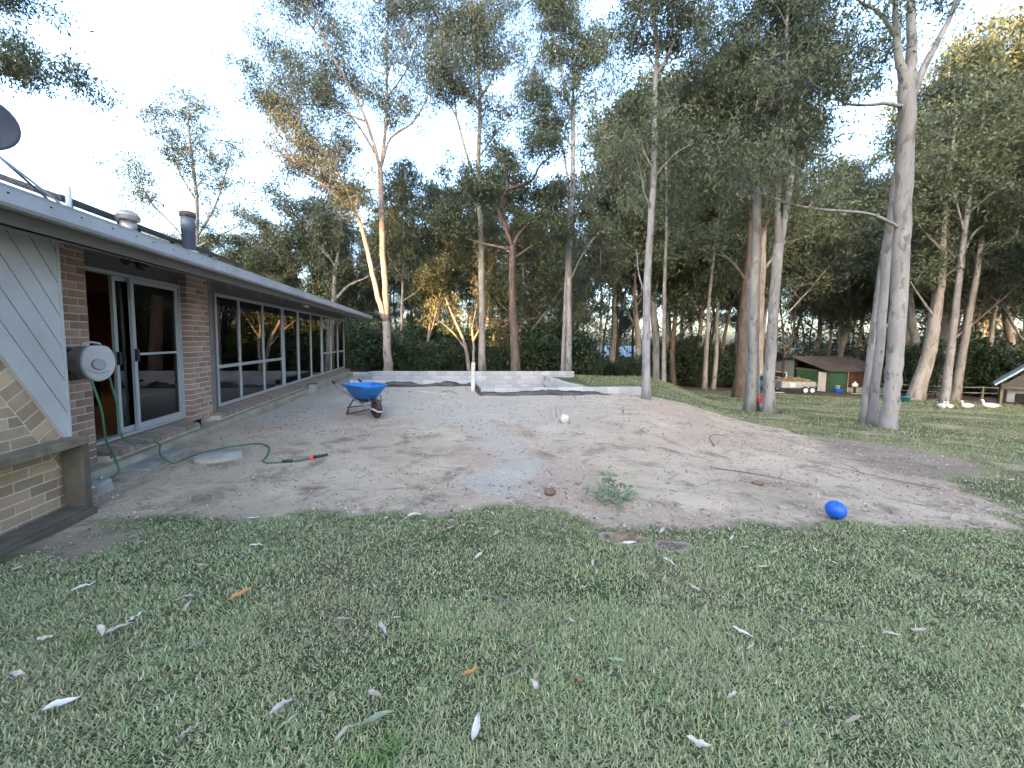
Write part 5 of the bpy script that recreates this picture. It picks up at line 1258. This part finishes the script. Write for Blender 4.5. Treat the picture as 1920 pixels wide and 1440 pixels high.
def rock(name, label, cat, x, y, s, mat, seed, sq=.75, parts=None):
    r_ = np.random.default_rng(seed); m = MB().ball((0, 0, s * sq * .8), (s, s * .85, s * sq), 14, 9)
    m.v = [tuple(np.array(p) * (1 + (fbm(np.array([p[0] / s * 1.7 + seed]), np.array([p[1] / s * 1.7 + p[2] / s * 2]), seed)[0] - .5) * .7)) for p in m.v]
    t = thing(name, label, cat, (x, y, gz(x, y) - s * .1)); m.build('body', mat, t); return t
t = rock('rock', 'whitish lump of stone on the dirt with a thin stick behind it', 'rock', 1.07, 7.8, .10, M['offwhite'], 3, 1.0)
for k in range(7):
    a = random.uniform(0, 6.28); MB().tube([(.07 * math.cos(a), -.07 + .03 * math.sin(a), .01), (.11 * math.cos(a), -.1 + .08 * math.sin(a), .03)], .012, 5).build('earth_crumb', M['clod'], t)
t = rock('earth_clod', 'brown clump of earth and roots near the lawn edge', 'clod', .42, 4.02, .06, M['clod'], 5, .7)
for k in range(14):
    a = random.uniform(0, 6.28); MB().tube([(.03 * math.cos(a), .03 * math.sin(a), .04), (.06 * math.cos(a), .06 * math.sin(a), .08), (.09 * math.cos(a), .09 * math.sin(a), random.uniform(.03, .1))], .0022, 4).build('root', M['stick'], t)

def stick(label, pts, r0, mat='stick', forks=()):
    b = np.array(G(pts[0][0], pts[0][1], 0)); t = thing('stick', label, 'stick', tuple(b))
    def W(p): return np.array((p[0], p[1], gz(p[0], p[1]) + (p[2] if len(p) > 2 else .012))) - b
    Q = catmull([W(p) for p in pts], 4); MB().tube(Q, [r0 * (1 - .6 * i / (len(Q) - 1)) for i in range(len(Q))], 6).build('stem', M[mat], t)
    for f in forks:
        Q = catmull([W(p) for p in f], 4); MB().tube(Q, [r0 * .6 * (1 - .6 * i / (len(Q) - 1)) for i in range(len(Q))], 5).build('twig', M[mat], t)
    return t
stick('long thin grey stick lying on the lawn near centre', [(-.14, 2.09, .045), (-.02, 2.05, .05), (.08, 1.96, .05), (.17, 1.82, .045)], .005)
stick('fine curved grey twig on the lawn below the grey stick', [(-.03, 1.52, .04), (.06, 1.56, .045), (.13, 1.66, .045), (.14, 1.74, .04)], .003)
stick('dark forked stick lying on the dirt right of centre', [(2.7, 5.1), (3.1, 4.98), (3.4, 4.85), (3.62, 4.66)], .007, 'darkstick', [[(3.4, 4.85), (3.55, 5.0, .05), (3.66, 5.2, .04)], [(3.1, 4.98), (3.2, 5.15), (3.4, 5.2)]])
stick('dark curved piece of black pipe lying on the dirt further right', [(3.35, 6.35), (3.5, 6.8, .05), (3.75, 7.1, .06), (4.05, 7.2, .05)], .010, 'darkstick')
stick('long grey branch lying near the dark patch at right', [(5.35, 4.75), (5.0, 5.1, .03), (4.8, 5.55, .03), (4.62, 6.0)], .009, 'stick', [[(4.9, 5.3), (5.1, 5.7), (5.15, 6.0)]])
stick('thin dark twig standing out of the grit behind the white stone', [(.98, 8.35, 0), (.96, 8.4, .15), (.97, 8.42, .28)], .007, 'darkstick')
stick('short dark stick on the grey grit left of the corner gum', [(2.55, 8.9), (2.65, 9.15, .05), (2.72, 9.4, .03)], .012, 'darkstick')
stick('short dark stick on the lawn at lower right', [(1.62, 1.99, .03), (1.72, 1.98, .04), (1.84, 1.98, .03)], .006, 'darkstick')
stick('dark bent offcut of pipe before the footing left of the post', [(-2.15, 12.0, .02), (-1.95, 12.05, .06), (-1.75, 11.8, .05), (-1.62, 11.5, .02)], .014, 'darkstick')
t = thing('batten', 'long white batten lying on the grit before the left footing', 'batten', (-2.45, 11.9, gz(-2.45, 11.9)), -.55)
MB().box(-.62, .62, -.03, .03, .002, .028).build('batten', M['offwhite'], t)
t = thing('wire_hoop', 'bent dark wire hoop leaning at the foot of the block wall', 'wire', (1.6, 11.25, gz(1.6, 11.25)))
MB().tube(catmull([(-.18, -.12, 0), (-.10, 0, .14), (.0, .06, .16), (.14, .05, .14), (.22, -.06, .06), (.24, -.14, 0)], 4), .009, 6).build('wire', M['darksteel'], t)
# rocks and bits on the right
rock('rock', 'flat pale stone among the bark chips beside the ball', 'rock', 2.72, 3.78, .06, M['concrete'], 11, .35)
rock('rock', 'flat tan stone on the dirt below the forked stick', 'rock', 2.95, 4.55, .07, M['clod'], 12, .4)

# green branch broken off and stuck in the earth
t = thing('gum_branch', 'broken green gum branch with pale leaves standing in the dirt by the hole', 'branch', (1.01, 3.52, gz(1.01, 3.52)))
MB().tube(catmull([(0, 0, -.005), (.015, .10, .055), (.05, .26, .10), (.06, .40, .13)], 5), .008, 7).build('stem', M['stick'], t)
fork = [[(.04, .20, .085), (-.10, .34, .10), (-.22, .46, .06)], [(.05, .26, .10), (.18, .40, .10), (.30, .52, .05)], [(.06, .40, .13), (.07, .56, .16), (.08, .74, .15)], [(.05, .28, .10), (.02, .48, .10), (.03, .66, .06)]]
r_ = np.random.default_rng(66); CL = []; DL = []
for f in fork:
    MB().tube(catmull(f, 4), .004, 5).build('twig', M['stick'], t)
    for k in range(60):
        s = r_.random(); p = np.array(f[0]) + (np.array(f[2]) - np.array(f[0])) * s + r_.normal(0, .055, 3) * [1.4, 1, .8]; CL.append(p); DL.append(np.array([r_.normal(), r_.normal(), -.5]))
lfm = [M['leaf_fresh'], M['leaf_grey']]
v4, f4 = leaf_quads(np.array(CL), np.array(DL), .085, .02, r=r_)
me = np_mesh('leaves', v4, f4); tag(link_mesh('leaves', me, M['leaf_fresh'], t), kind='stuff')

# fallen leaves that can be picked out one by one
def leaf_mesh(L, W, curl, bend, seed):
    r_ = random.Random(seed); n = 8; V_, F_ = [], []
    for i in range(n + 1):
        s = i / n; w = W * (math.sin(math.pi * min(1, s * 1.02)) ** .75) * (1.15 - .5 * s) if 0 < i < n else .0008
        xx = (s - .5) * L; yy = bend * math.sin(math.pi * s) * L; zz = curl * math.sin(math.pi * s) * L + .006 * r_.uniform(-1, 1)
        for q in (-1, 0, 1): V_.append((xx, yy + q * w * .5, zz + abs(q) * W * .22))
    for i in range(n):
        for q in (0, 1): a = i * 3 + q; F_.append((a, a + 3, a + 4, a + 1))
    top_ = len(V_); V2 = [(x_, y_, z_ - .0015) for x_, y_, z_ in V_]; F2 = [tuple(top_ + k for k in f)[::-1] for f in F_]
    return np_mesh('leaf_blade', np.array(V_ + V2), np.array(F_ + F2), True)
LC = {'cream': (.54, .47, .38), 'white': (.60, .56, .50), 'beige': (.42, .33, .25), 'brown': (.26, .14, .075), 'pink': (.52, .30, .25), 'green': (.24, .29, .17), 'orange': (.42, .21, .06), 'grey': (.38, .34, .30), 'yellow': (.48, .44, .16)}
for k_, v_ in LC.items(): M['L' + k_] = paint('leaf_' + k_, v_, .65, tuple(c * .72 for c in v_), 25, bump=.15, bscale=90)
FL_ = [  # x, y, length, angle, colour, label
    (-0.11, 1.29, .085, 1.45, 'white', 'long white leaf standing out on the lawn at bottom centre'), (-0.51, 1.4, .07, -.5, 'beige', 'broad beige curled leaf on lawn left of bottom centre'),
    (0.11, 1.48, .055, 2.0, 'cream', 'cream leaf on lawn right of bottom centre'), (0.29, 1.52, .06, -.7, 'brown', 'red brown leaf next to the cream one'), (-0.15, 1.54, .07, .4, 'orange', 'tan orange leaf on lawn above bottom centre'),
    (-2.3, 2.02, .075, .9, 'white', 'pale narrow leaf on lawn at far left'), (-1.85, 1.68, .08, -.6, 'cream', 'cream leaf, left of the curled trio at left'), (-1.79, 1.7, .09, .8, 'grey', 'grey leaf, middle of the curled trio at left'), (-1.78, 1.78, .07, 1.4, 'white', 'white crumpled leaf, right of the curled trio at left'),
    (-2.06, 1.65, .06, .1, 'cream', 'small cream leaf left of the curled trio'), (-1.68, 1.93, .09, .3, 'grey', 'grey crumpled leaf in the pile left of centre'), (-1.61, 1.87, .07, 1.9, 'beige', 'beige leaf in the pile left of centre'), (-1.43, 2, .10, .9, 'orange', 'orange and green leaf right of the grey pile'),
    (-1.6, 1.31, .08, .6, 'white', 'long pale leaf on lawn near the lower left corner'), (-1.91, 1.43, .07, -.2, 'cream', 'cream leaf at the lower left edge of lawn'), (-1.08, 1.24, .06, .9, 'beige', 'beige leaf on lawn at bottom left'), (-0.82, 1.33, .07, .8, 'grey', 'grey leaf left of the green one at bottom'), (-0.76, 1.28, .06, .9, 'green', 'small green leaf beside the grey one at bottom'),
    (-0.46, 1.31, .10, .6, 'green', 'long olive green leaf on lawn at bottom left of centre'), (-0.55, 1.24, .07, 1.0, 'beige', 'narrow beige leaf at bottom left of centre'), (-1.86, 2.27, .06, 0, 'pink', 'pinkish leaf on lawn below the dirt edge at left'), (-1.72, 2.56, .075, .4, 'white', 'white curved leaf on lawn near the dirt edge at left'),
    (0.32, 1.9, .055, -.5, 'beige', 'beige leaf on lawn at centre below the grey stick'), (1.17, 1.85, .075, -.5, 'white', 'white leaf on lawn right of centre'), (0.49, 1.63, .07, -.2, 'green', 'pale green leaf on lawn right of the cream one'), (1.09, 2.56, .10, -.8, 'white', 'white curled leaf on lawn below the hole'),
    (0.9, 1.45, .06, .4, 'cream', 'broad cream leaf on lawn at lower right'), (0.67, 1.26, .07, -.2, 'cream', 'cream leaf at the bottom edge right of centre'), (1.4, 1.88, .06, -1.2, 'green', 'greyish green leaf right of the white one'), (1.96, 1.89, .07, -.5, 'cream', 'cream leaf on lawn at right'), (2.15, 1.94, .07, -.1, 'beige', 'beige leaf on lawn at far right'),
    (1.62, 2.26, .05, .5, 'yellow', 'small yellow leaf on lawn right of centre'), (-0.82, 1.82, .07, .2, 'beige', 'beige leaf on lawn left of centre'), (-0.6, 1.77, .07, -.8, 'grey', 'greyish curled leaf on lawn left of centre'), (0.07, 1.99, .04, .8, 'yellow', 'tiny yellow leaf beside the grey stick'),
    (-2.21, 3.28, .10, .3, 'white', 'white bark curl, left of the two at the dirt edge'), (-0.82, 3.3, .12, .4, 'cream', 'cream bark curl, right of the two at the dirt edge'), (1, 3.3, .09, 1.2, 'cream', 'cream leaf on the rim of the hole'), (0.94, 2.96, .10, .1, 'white', 'white leaf lying across the front of the hole'), (1.27, 3.15, .08, .8, 'grey', 'grey leaf right of the hole')]
for i, (x, y, L, a, c, lab) in enumerate(FL_):
    lawn = dirt_mask(np.array([x]), np.array([y]))[0][0] < .5
    t = thing('fallen_leaf', lab, 'leaf', (x, y, gz(x, y) + (.046 if lawn else .008)), a, 'fallen gum leaves on the ground'); t.rotation_euler = (random.uniform(-.25, .25), random.uniform(-.2, .2), a)
    link_mesh('leaf_blade', leaf_mesh(L * 1.25, L * random.uniform(.27, .40), random.uniform(-.04, .14), random.uniform(-.08, .08), i), M['L' + c], t)

# ------------------------------------------------------------------ pink tubs on the gums
def pink_tub(label, x, y, z, rz, s):
    t = thing('pink_tub', label, 'tub', (x, y, z), rz)
    MB().hexa([(-.09 * s, -.05 * s, -.09 * s), (.09 * s, -.05 * s, -.09 * s), (.07 * s, .04 * s, -.10 * s), (-.07 * s, .04 * s, -.10 * s), (-.13 * s, -.10 * s, .10 * s), (.13 * s, -.10 * s, .12 * s), (.10 * s, .05 * s, .12 * s), (-.10 * s, .05 * s, .10 * s)]).build('tub', M['pink'], t, bevel=.012)
    MB().tube([(-.12 * s, 0, .09 * s), (-.06 * s, .06 * s, .2 * s), (.06 * s, .06 * s, .2 * s), (.12 * s, 0, .10 * s)], .006, 6).build('strap', M['pink'], t)
pink_tub('small pink tub on the left stem of the paired gums', 8.92, 14.47, -.52, .4, .6)
pink_tub('larger pink tub hanging between the two paired gums', 8.98, 13.98, -.42, -.5, .95)
pink_tub('narrow pink tub wedged between stems of the largest gum', 10.72, 11.13, -.22, -.7, .6)

# ------------------------------------------------------------------ shed: local x along the long side, y along the gable side (away)
SHA = math.atan2(.165, .986)
sx, sy = 29.6, 36.6; sz = gz(30.5, 39) - .05
shed = thing('shed', 'low old shed with brown patched roof, green doors and grey gable end', 'shed', (sx, sy, sz), SHA)
SW, SLn, EH, RH = 7.7, 6.9, 2.15, 3.34
wl_ = MB()
MB().box(0, SLn, 0, SW, -.3, .06).build('slab', M['concrete'], shed)
MB().box(.06, SLn, SW - .1, SW, .061, EH).box(SLn - .1, SLn, .1, SW - .1, .061, EH).build('rear_wall', M['shedbrown'], shed)
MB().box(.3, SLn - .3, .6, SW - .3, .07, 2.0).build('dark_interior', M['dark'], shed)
# long side facing the yard
fr = MB().box(.20, 2.05, .02, .10, .07, 1.98).build('green_wall', M['shedgreen'], shed)
for k in range(12): MB().box(.22 + k * .152, .25 + k * .152, .005, .022, .09, 1.95).build('corrugation', M['shedgreen'], fr)
bw_ = MB().box(2.35, SLn, .05, .11, .07, EH).build('plank_wall', M['mortar'], shed)
for k in range(26): MB().box(2.36 + k * .172, 2.36 + k * .172 + .163, .02, .05, .55 + random.uniform(0, .02), EH - .01).build('plank', M['shedbrown'], bw_)
for k in range(11):
    for c in range(3): MB().box(2.37 + k * .40, 2.37 + k * .40 + .39, .015, .05, .08 + c * .155, .08 + c * .155 + .148).build('block', M['offwhite'] if (k + c) % 4 else M['block'], bw_)
for x_ in (.02, 2.12, 4.6, SLn - .12): MB().box(x_, x_ + .12, .0, .12, .061, EH - .02).build('post', M['timber_dark'], shed)
# gable side facing left
gd = MB().box(.02, .09, .22, .98, .07, 2.0).build('door', M['white'], shed); MB().box(-.02, .02, .85, .90, .98, 1.06).build('handle', M['black'], gd)
gg = MB().box(.03, .10, 1.05, 3.35, .07, 2.05).build('green_wall', M['shedgreen'], shed)
for k in range(15): MB().box(.012, .032, 1.07 + k * .152, 1.10 + k * .152, .09, 2.02).build('corrugation', M['shedgreen'], gg)
MB().box(.0, .12, 1.0, 3.5, 2.06, 2.20).build('lintel', M['timber'], shed)
gw = MB().prism([(3.75, .07), (SW, .07), (SW, EH - .02), (3.85, RH - .10), (3.75, RH - .12)], .03, .10, 'x').build('grey_wall', M['shedgrey'], shed)
MB().box(-.005, .03, 4.5, 6.3, .98, 1.08).box(-.005, .03, 4.5, 6.3, 1.55, 1.65).box(-.005, .03, 4.5, 4.62, 1.08, 1.55).box(-.005, .03, 6.18, 6.3, 1.08, 1.55).build('window_frame', M['white'], gw)
MB().box(.012, .029, 4.62, 6.18, 1.08, 1.55).build('window_pane', M['solar'], gw)
MB().box(.04, .16, 3.38, 3.72, .07, RH - .3).build('dark_gap', M['dark'], shed)
# roof in sheets
roof_ = MB().prism([(-.35, EH - .02), (SW / 2, RH - .03), (SW + .35, EH - .02), (SW + .35, EH - .07), (SW / 2, RH - .08), (-.35, EH - .07)], -.30, SLn + .2, 'x').build('roof', M['timber_dark'], shed)
sl_ = (RH - EH) / (SW / 2 + .35)
nsh = 9; wsh = (SLn + .5) / nsh
for k in range(nsh):
    for side in (0, 1):
        for row in range(3):
            a = -.38 + row * (SW / 2 + .38) / 3; b = a + (SW / 2 + .38) / 3 + .05; lift = .012 + .008 * (2 - row) + random.uniform(0, .006)
            za, zb_ = EH - .02 + (a + .35) * sl_ + lift, EH - .02 + (b + .35) * sl_ + lift
            if side: a, b = SW - a, SW - b
            x0 = -.31 + k * wsh; x1 = x0 + wsh - .004
            o = MB().hexa([(x0, a, za), (x1, a, za), (x1, b, zb_), (x0, b, zb_), (x0, a, za + .012), (x1, a, za + .012), (x1, b, zb_ + .012), (x0, b, zb_ + .012)]).build('roof_sheet', M['shedroof'], roof_)
MB().box(-.32, SLn + .22, SW / 2 - .12, SW / 2 + .12, RH + .005, RH + .03).build('ridge_cap', M['shedroof'], roof_)
def SH(lx, ly): c, s = math.cos(SHA), math.sin(SHA); return (sx + c * lx - s * ly, sy + s * lx + c * ly)
# things before the shed
x, y = SH(.35, -.7); t = thing('blue_tub', 'blue plastic tub on the ground before the shed door', 'tub', (x, y, gz(x, y)))
MB().hexa([(-.26, -.2, 0), (.26, -.2, 0), (.26, .2, 0), (-.26, .2, 0), (-.32, -.25, .34), (.32, -.25, .34), (.32, .25, .34), (-.32, .25, .34)]).build('tub', M['blueball'], t, bevel=.02); MB().box(-.34, .34, -.27, .27, .335, .36).build('rim', M['blueball'], t)
t = thing('white_bucket', 'white bucket standing in the blue tub before the shed', 'bucket', (x, y - .02, gz(x, y) + .362)); MB().lathe([(.13, 0), (.16, .30), (.17, .30), (.17, .33)], 18).build('bucket', M['white'], t); MB().tube([(-.17, 0, .28), (-.1, .1, .2), (.1, .1, .2), (.17, 0, .28)], .006, 6).build('handle', M['steel'], t)
x, y = SH(2.35, -.6); t = thing('white_drum', 'white plastic drum with narrow neck before the brown plank wall', 'drum', (x, y, gz(x, y)))
MB().lathe([(.10, 0), (.10, .55), (.14, .60)], 14).build('stand', M['timber_dark'], t); MB().lathe([(.16, .601), (.23, .66), (.23, .86), (.16, .94), (.06, .98), (.06, 1.05)], 20).build('drum', M['white'], t); MB().lathe([(.07, 1.051), (.07, 1.10)], 14).build('cap', M['white'], t)
for i, (lx, ly, L, lab) in enumerate([(1.9, -1.5, 1.9, 'pale plank lying on the ground before the shed, left one'), (4.4, -1.3, 1.5, 'pale plank lying on the ground before the shed, right one')]):
    x, y = SH(lx, ly); t = thing('plank', lab, 'plank', (x, y, gz(x, y)), SHA + .05); MB().box(-L / 2, L / 2, -.1, .1, .01, .06).build('plank', M['white'], t)
x, y = 21.6, 32.0; t = thing('plank', 'pale board lying on the grass before the trailer', 'plank', (x, y, gz(x, y)), -.1); MB().box(-.7, .7, -.09, .09, .01, .05).build('plank', M['offwhite'], t)

# ------------------------------------------------------------------ tandem box trailer
x, y = 23.85, 33.2; tr = thing('trailer', 'galvanised tandem box trailer heaped with dry cuttings, parked left of shed', 'trailer', (x, y, gz(x, y)), .03)
bd = MB().box(-1.45, 1.45, -.75, -.72, .55, 1.02).box(-1.45, 1.45, .72, .75, .55, 1.02).box(-1.45, -1.42, -.72, .72, .55, 1.02).box(1.42, 1.45, -.72, .72, .55, 1.02).box(-1.45, 1.45, -.72, .72, .50, .55).build('tray', M['steel'], tr)
for z_ in (.68, .85, 1.0): MB().box(-1.46, 1.46, -.77, -.751, z_, z_ + .03).build('side_rib', M['steel'], bd)
for x_ in (-1.4, -.7, 0, .7, 1.36): MB().box(x_, x_ + .04, -.772, -.751, .52, 1.03).build('side_post', M['steel'], bd)
for x_ in (.55, 1.12):
    w_ = torus(.24, .075, (x_, -.78, .315), (0, 1, 0), 22, 8).build('wheel', M['rubber'], tr); MB().lathe([(.19, -.06), (.17, -.09), (.05, -.10), (.05, .06)], 18, c=(x_, -.78, .315), ax=(0, 1, 0)).build('rim', M['white'], w_)
MB().prism([(.14, .62), (.22, .78), (1.48, .78), (1.56, .62), (1.50, .62), (1.44, .72), (.26, .72), (.20, .62)], -.92, -.68, 'y').build('mudguard', M['steel'], tr)
MB().box(-2.6, -1.45, -.05, .05, .42, .50).box(-1.45, 1.5, -.5, -.44, .42, .50).box(-1.45, 1.5, .44, .5, .42, .50).build('chassis', M['darksteel'], tr)
MB().box(-.75, -.35, -.80, -.773, .58, .92).build('plate', M['offwhite'], tr); MB().lathe([(.03, 0), (.03, .6)], 8, c=(-2.3, 0, 0)).build('jockey_stand', M['darksteel'], tr)
t = thing('cuttings_heap', 'heap of dry yellow brown cuttings piled in the trailer', 'heap', (x, y, gz(x, y) + .56), .03)
r_ = np.random.default_rng(55); nq = 2600; C = np.stack([r_.uniform(-1.38, 1.38, nq), r_.uniform(-.68, .68, nq), r_.random(nq)], -1)
C[:, 2] *= (.50 + .30 * np.exp(-((C[:, 0] - .2) / .9) ** 2)); Dv = r_.normal(size=(nq, 3)) * [1, 1, .3]
v4, f4 = leaf_quads(C, Dv, .30 * r_.uniform(.4, 1.2, nq), .05, r=r_)
hp = link_mesh('cuttings', np_mesh('cuttings', v4, f4), None, t); hp.data.materials.append(leaf_mat('dry_cuttings_leaf', (.16, .12, .06), (.32, .25, .13), (.46, .38, .22), .05, .8)); hp['kind'] = 'stuff'
MB().box(-1.36, 1.36, -.66, .66, .02, .42).build('heap_core', M['hay'], t)

# small teal car parked behind the trailer, mostly hidden by trunks
x, y = 22.9, 36.2; car = thing('parked_car', 'teal car mostly hidden behind the paired trunks, left of the trailer', 'car', (x, y, gz(x, y)), .15)
MB().prism([(-1.95, .30), (1.9, .30), (1.98, .55), (1.9, .85), (1.2, .95), (.75, 1.42), (-1.0, 1.46), (-1.65, 1.0), (-1.98, .92), (-2.02, .55)], -.82, .82, 'y').build('body', M['teal'], car, bevel=.05)
for s in (-1, 1):
    MB().prism([(-.95, 1.0), (.95, 1.0), (.66, 1.36), (-.85, 1.38)], s * .822, s * .83, 'y').build('side_window', M['solar'], car)
    for x_ in (-1.25, 1.25): w_ = torus(.24, .085, (x_, s * .76, .32), (0, 1, 0), 20, 8).build('wheel', M['rubber'], car); MB().lathe([(.18, -.05), (.18, .05)], 14, c=(x_, s * .77, .32), ax=(0, 1, 0)).build('rim', M['steel'], w_)
    MB().box(-2.03, -1.97, s * .6 - .14, s * .6 + .14, .66, .80).build('tail_light', M['red'], car)
MB().box(1.10, 1.24, -.7, .7, .98, 1.30).build('windscreen', M['solar'], car)

# ------------------------------------------------------------------ hut at the right edge
x, y = 32.1, 25.6; hz_ = gz(x, y); hut = thing('hut', 'open fronted dark hut with sloping metal roof at the right edge', 'hut', (x, y, hz_), -.86)
MB().box(0, .12, 0, .12, -.2, 1.32).build('post', M['timber'], hut); MB().box(2.9, 3.02, 0, .12, -.2, 4.3).build('post', M['timber'], hut)
MB().box(.02, 3.0, 2.3, 2.4, -.2, 1.35).box(.0, .06, .13, 2.3, -.2, 1.30).build('back_wall', M['hutwall'], hut)
MB().hexa([(-.25, -.3, 1.18), (3.6, -.3, 5.2), (3.6, 2.7, 5.2), (-.25, 2.7, 1.18), (-.28, -.3, 1.30), (3.57, -.3, 5.32), (3.57, 2.7, 5.32), (-.28, 2.7, 1.30)]).build('roof', M['hutroof'], hut)
MB().prism([(.0, 1.18), (3.3, 4.6), (3.3, .98), (.0, .98)], .0, .06, 'y').build('gable_board', M['hutwall'], hut)
MB().box(.1, 3.2, -.01, .05, 1.08, 1.14).build('cross_beam', M['timber'], hut)
MB().box(.30, .62, .5, .56, .12, .98).box(.62, 1.5, .5, .56, .72, .98).build('white_panel', M['shedgrey'], hut)
MB().lathe([(.42, 0), (.42, .35)], 22, c=(1.05, .9, .42), ax=(0, -1, 0)).build('nest_opening', M['dark'], hut)
x, y = 24.45, 24.2; t = thing('teal_tub', 'teal plastic tub on the grass right of the largest gum', 'tub', (x, y, gz(x, y)))
MB().lathe([(.22, 0), (.26, .34), (.28, .34), (.28, .37)], 20).build('tub', M['teal'], t); MB().lathe([(.25, .33), (.02, .335)], 20).build('water', M['solar'], t)
x, y = 24.0, 24.3; t = thing('white_bottle', 'white plastic container standing left of the teal tub', 'container', (x, y, gz(x, y))); MB().lathe([(.13, 0), (.14, .05), (.14, .42), (.06, .50), (.05, .56)], 16).build('container', M['white'], t); MB().lathe([(.06, .561), (.06, .60)], 12).build('cap', M['offwhite'], t)
x, y = 24.8, 25.2; t = thing('black_tub', 'black tub behind the teal one near the gums', 'tub', (x, y, gz(x, y))); MB().lathe([(.20, 0), (.25, .62), (.27, .62), (.27, .66)], 18).build('tub', M['black'], t); MB().lathe([(.01, .60), (.24, .605)], 18).build('lid', M['black'], t)

# ------------------------------------------------------------------ ducks
def duck(label, x, y, face, s=1.0):
    t = thing('duck', label, 'duck', (x, y, gz(x, y)), face, 'white ducks on the grass'); t.scale = (s, s, s)
    prof = [(-.30, .205, .012, .010), (-.26, .20, .045, .030), (-.20, .185, .085, .065), (-.10, .175, .115, .100), (.0, .17, .122, .115), (.09, .175, .112, .110), (.16, .195, .085, .088), (.195, .235, .055, .055), (.205, .285, .040, .040), (.212, .335, .036, .036), (.225, .372, .043, .042), (.245, .392, .042, .038), (.272, .392, .028, .026), (.285, .388, .012, .012)]
    m = MB(); n = 14; P = [Vector((a, 0, b)) for a, b, _, _ in prof]
    for i, (a, b, w, hh) in enumerate(prof):
        tn = (P[min(i + 1, len(P) - 1)] - P[max(i - 1, 0)]).normalized(); upv = Vector((0, 1, 0)).cross(tn) * -1
        for k in range(n):
            q = 2 * math.pi * k / n; m.v.append(tuple(P[i] + Vector((0, 1, 0)) * math.cos(q) * w + upv * math.sin(q) * hh))
    for i in range(len(prof) - 1):
        for k in range(n): m.f.append((i * n + k, i * n + (k + 1) % n, (i + 1) * n + (k + 1) % n, (i + 1) * n + k)); m.sm.append(True)
    m.f += [tuple(range(n))[::-1], tuple(range((len(prof) - 1) * n, len(prof) * n))]; m.sm += [False, False]
    m.build('body', M['duck'], t)
    for s_ in (-1, 1):
        MB().ball((-.04, s_ * .105, .19), (.16, .026, .068), 12, 8).build('wing', M['duck'], t)
        MB().tube([(.0, s_ * .05, .08), (.005, s_ * .05, .0)], .010, 6).build('leg', M['beak'], t); MB().prism([(-.02, -.012), (.06, -.035), (.06, .035), (-.02, .012)], .0, .008, 'z').build('foot', M['beak'], t, (0, s_ * .05, 0))
        MB().ball((.258, s_ * .036, .402), .006, 6, 5).build('eye', M['black'], t)
    MB().hexa([(.275, -.016, .372), (.335, -.02, .366), (.335, .02, .366), (.275, .016, .372), (.275, -.015, .392), (.335, -.016, .374), (.335, .016, .374), (.275, .015, .392)]).build('bill', M['beak'], t)
    return t
duck('white duck seen end on, leftmost of the four on grass', 20.86, 18.84, -2.1, 1.05)
duck('white duck seen end on, second from left of the four', 21.5, 19.1, -2.7, 1.0)
duck('white duck facing left, third of the four, between pair and hut', 23.38, 19.94, 3.0, 1.05)
duck('white duck in profile with head left, nearest the hut', 24.75, 20.1, 2.4, 1.15)

# ------------------------------------------------------------------ fences
def fence(label, x0, y0, x1, y1, n, rails, hpost):
    t = thing('rail_fence', label, 'fence', (x0, y0, gz(x0, y0)))
    pts = [(x0 + (x1 - x0) * i / n, y0 + (y1 - y0) * i / n) for i in range(n + 1)]; b = Vector(t.location)
    for i, (px_, py_) in enumerate(pts):
        g_ = gz(px_, py_) - b.z; MB().box(-.05, .05, -.05, .05, -.2, hpost).build('post', M['timber'], t, (px_ - b.x, py_ - b.y, g_))
        if i < n:
            qx, qy = pts[i + 1]; g2 = gz(qx, qy) - b.z
            for z_ in rails: MB().tube([(px_ - b.x, py_ - b.y - .06, g_ + z_), (qx - b.x, qy - b.y - .06, g2 + z_)], .035, 6).build('rail', M['rail'], t)
    return t
fence('pale two rail fence behind the ducks at right', 30.5, 33.0, 41.0, 32.0, 5, (.55, 1.0), 1.1)
fence('pale rail fence far behind the corner gum and the paired trunks', 12.0, 40.5, 25.0, 43.5, 6, (.55, 1.0), 1.1)
# pale house glimpsed through the wood
x, y = 15.5, 70; t = thing('far_house', 'pale house glimpsed between dark trunks right of the twin gum', 'house', (x, y, gz(x, y)), .1)
w_ = MB().box(-6, 6, -3, 3, -.5, 2.6).build('wall', M['white'], t)
for k in range(3):
    f_ = MB().box(-4.6 + k * 3.4, -3.2 + k * 3.4, -3.04, -3.002, .9, 2.0).build('window', M['solar'], t)
MB().prism([(-3.5, 2.5), (0, 4.3), (3.5, 2.5)], -6.4, 6.4, 'x').build('roof', M['hutroof'], t)
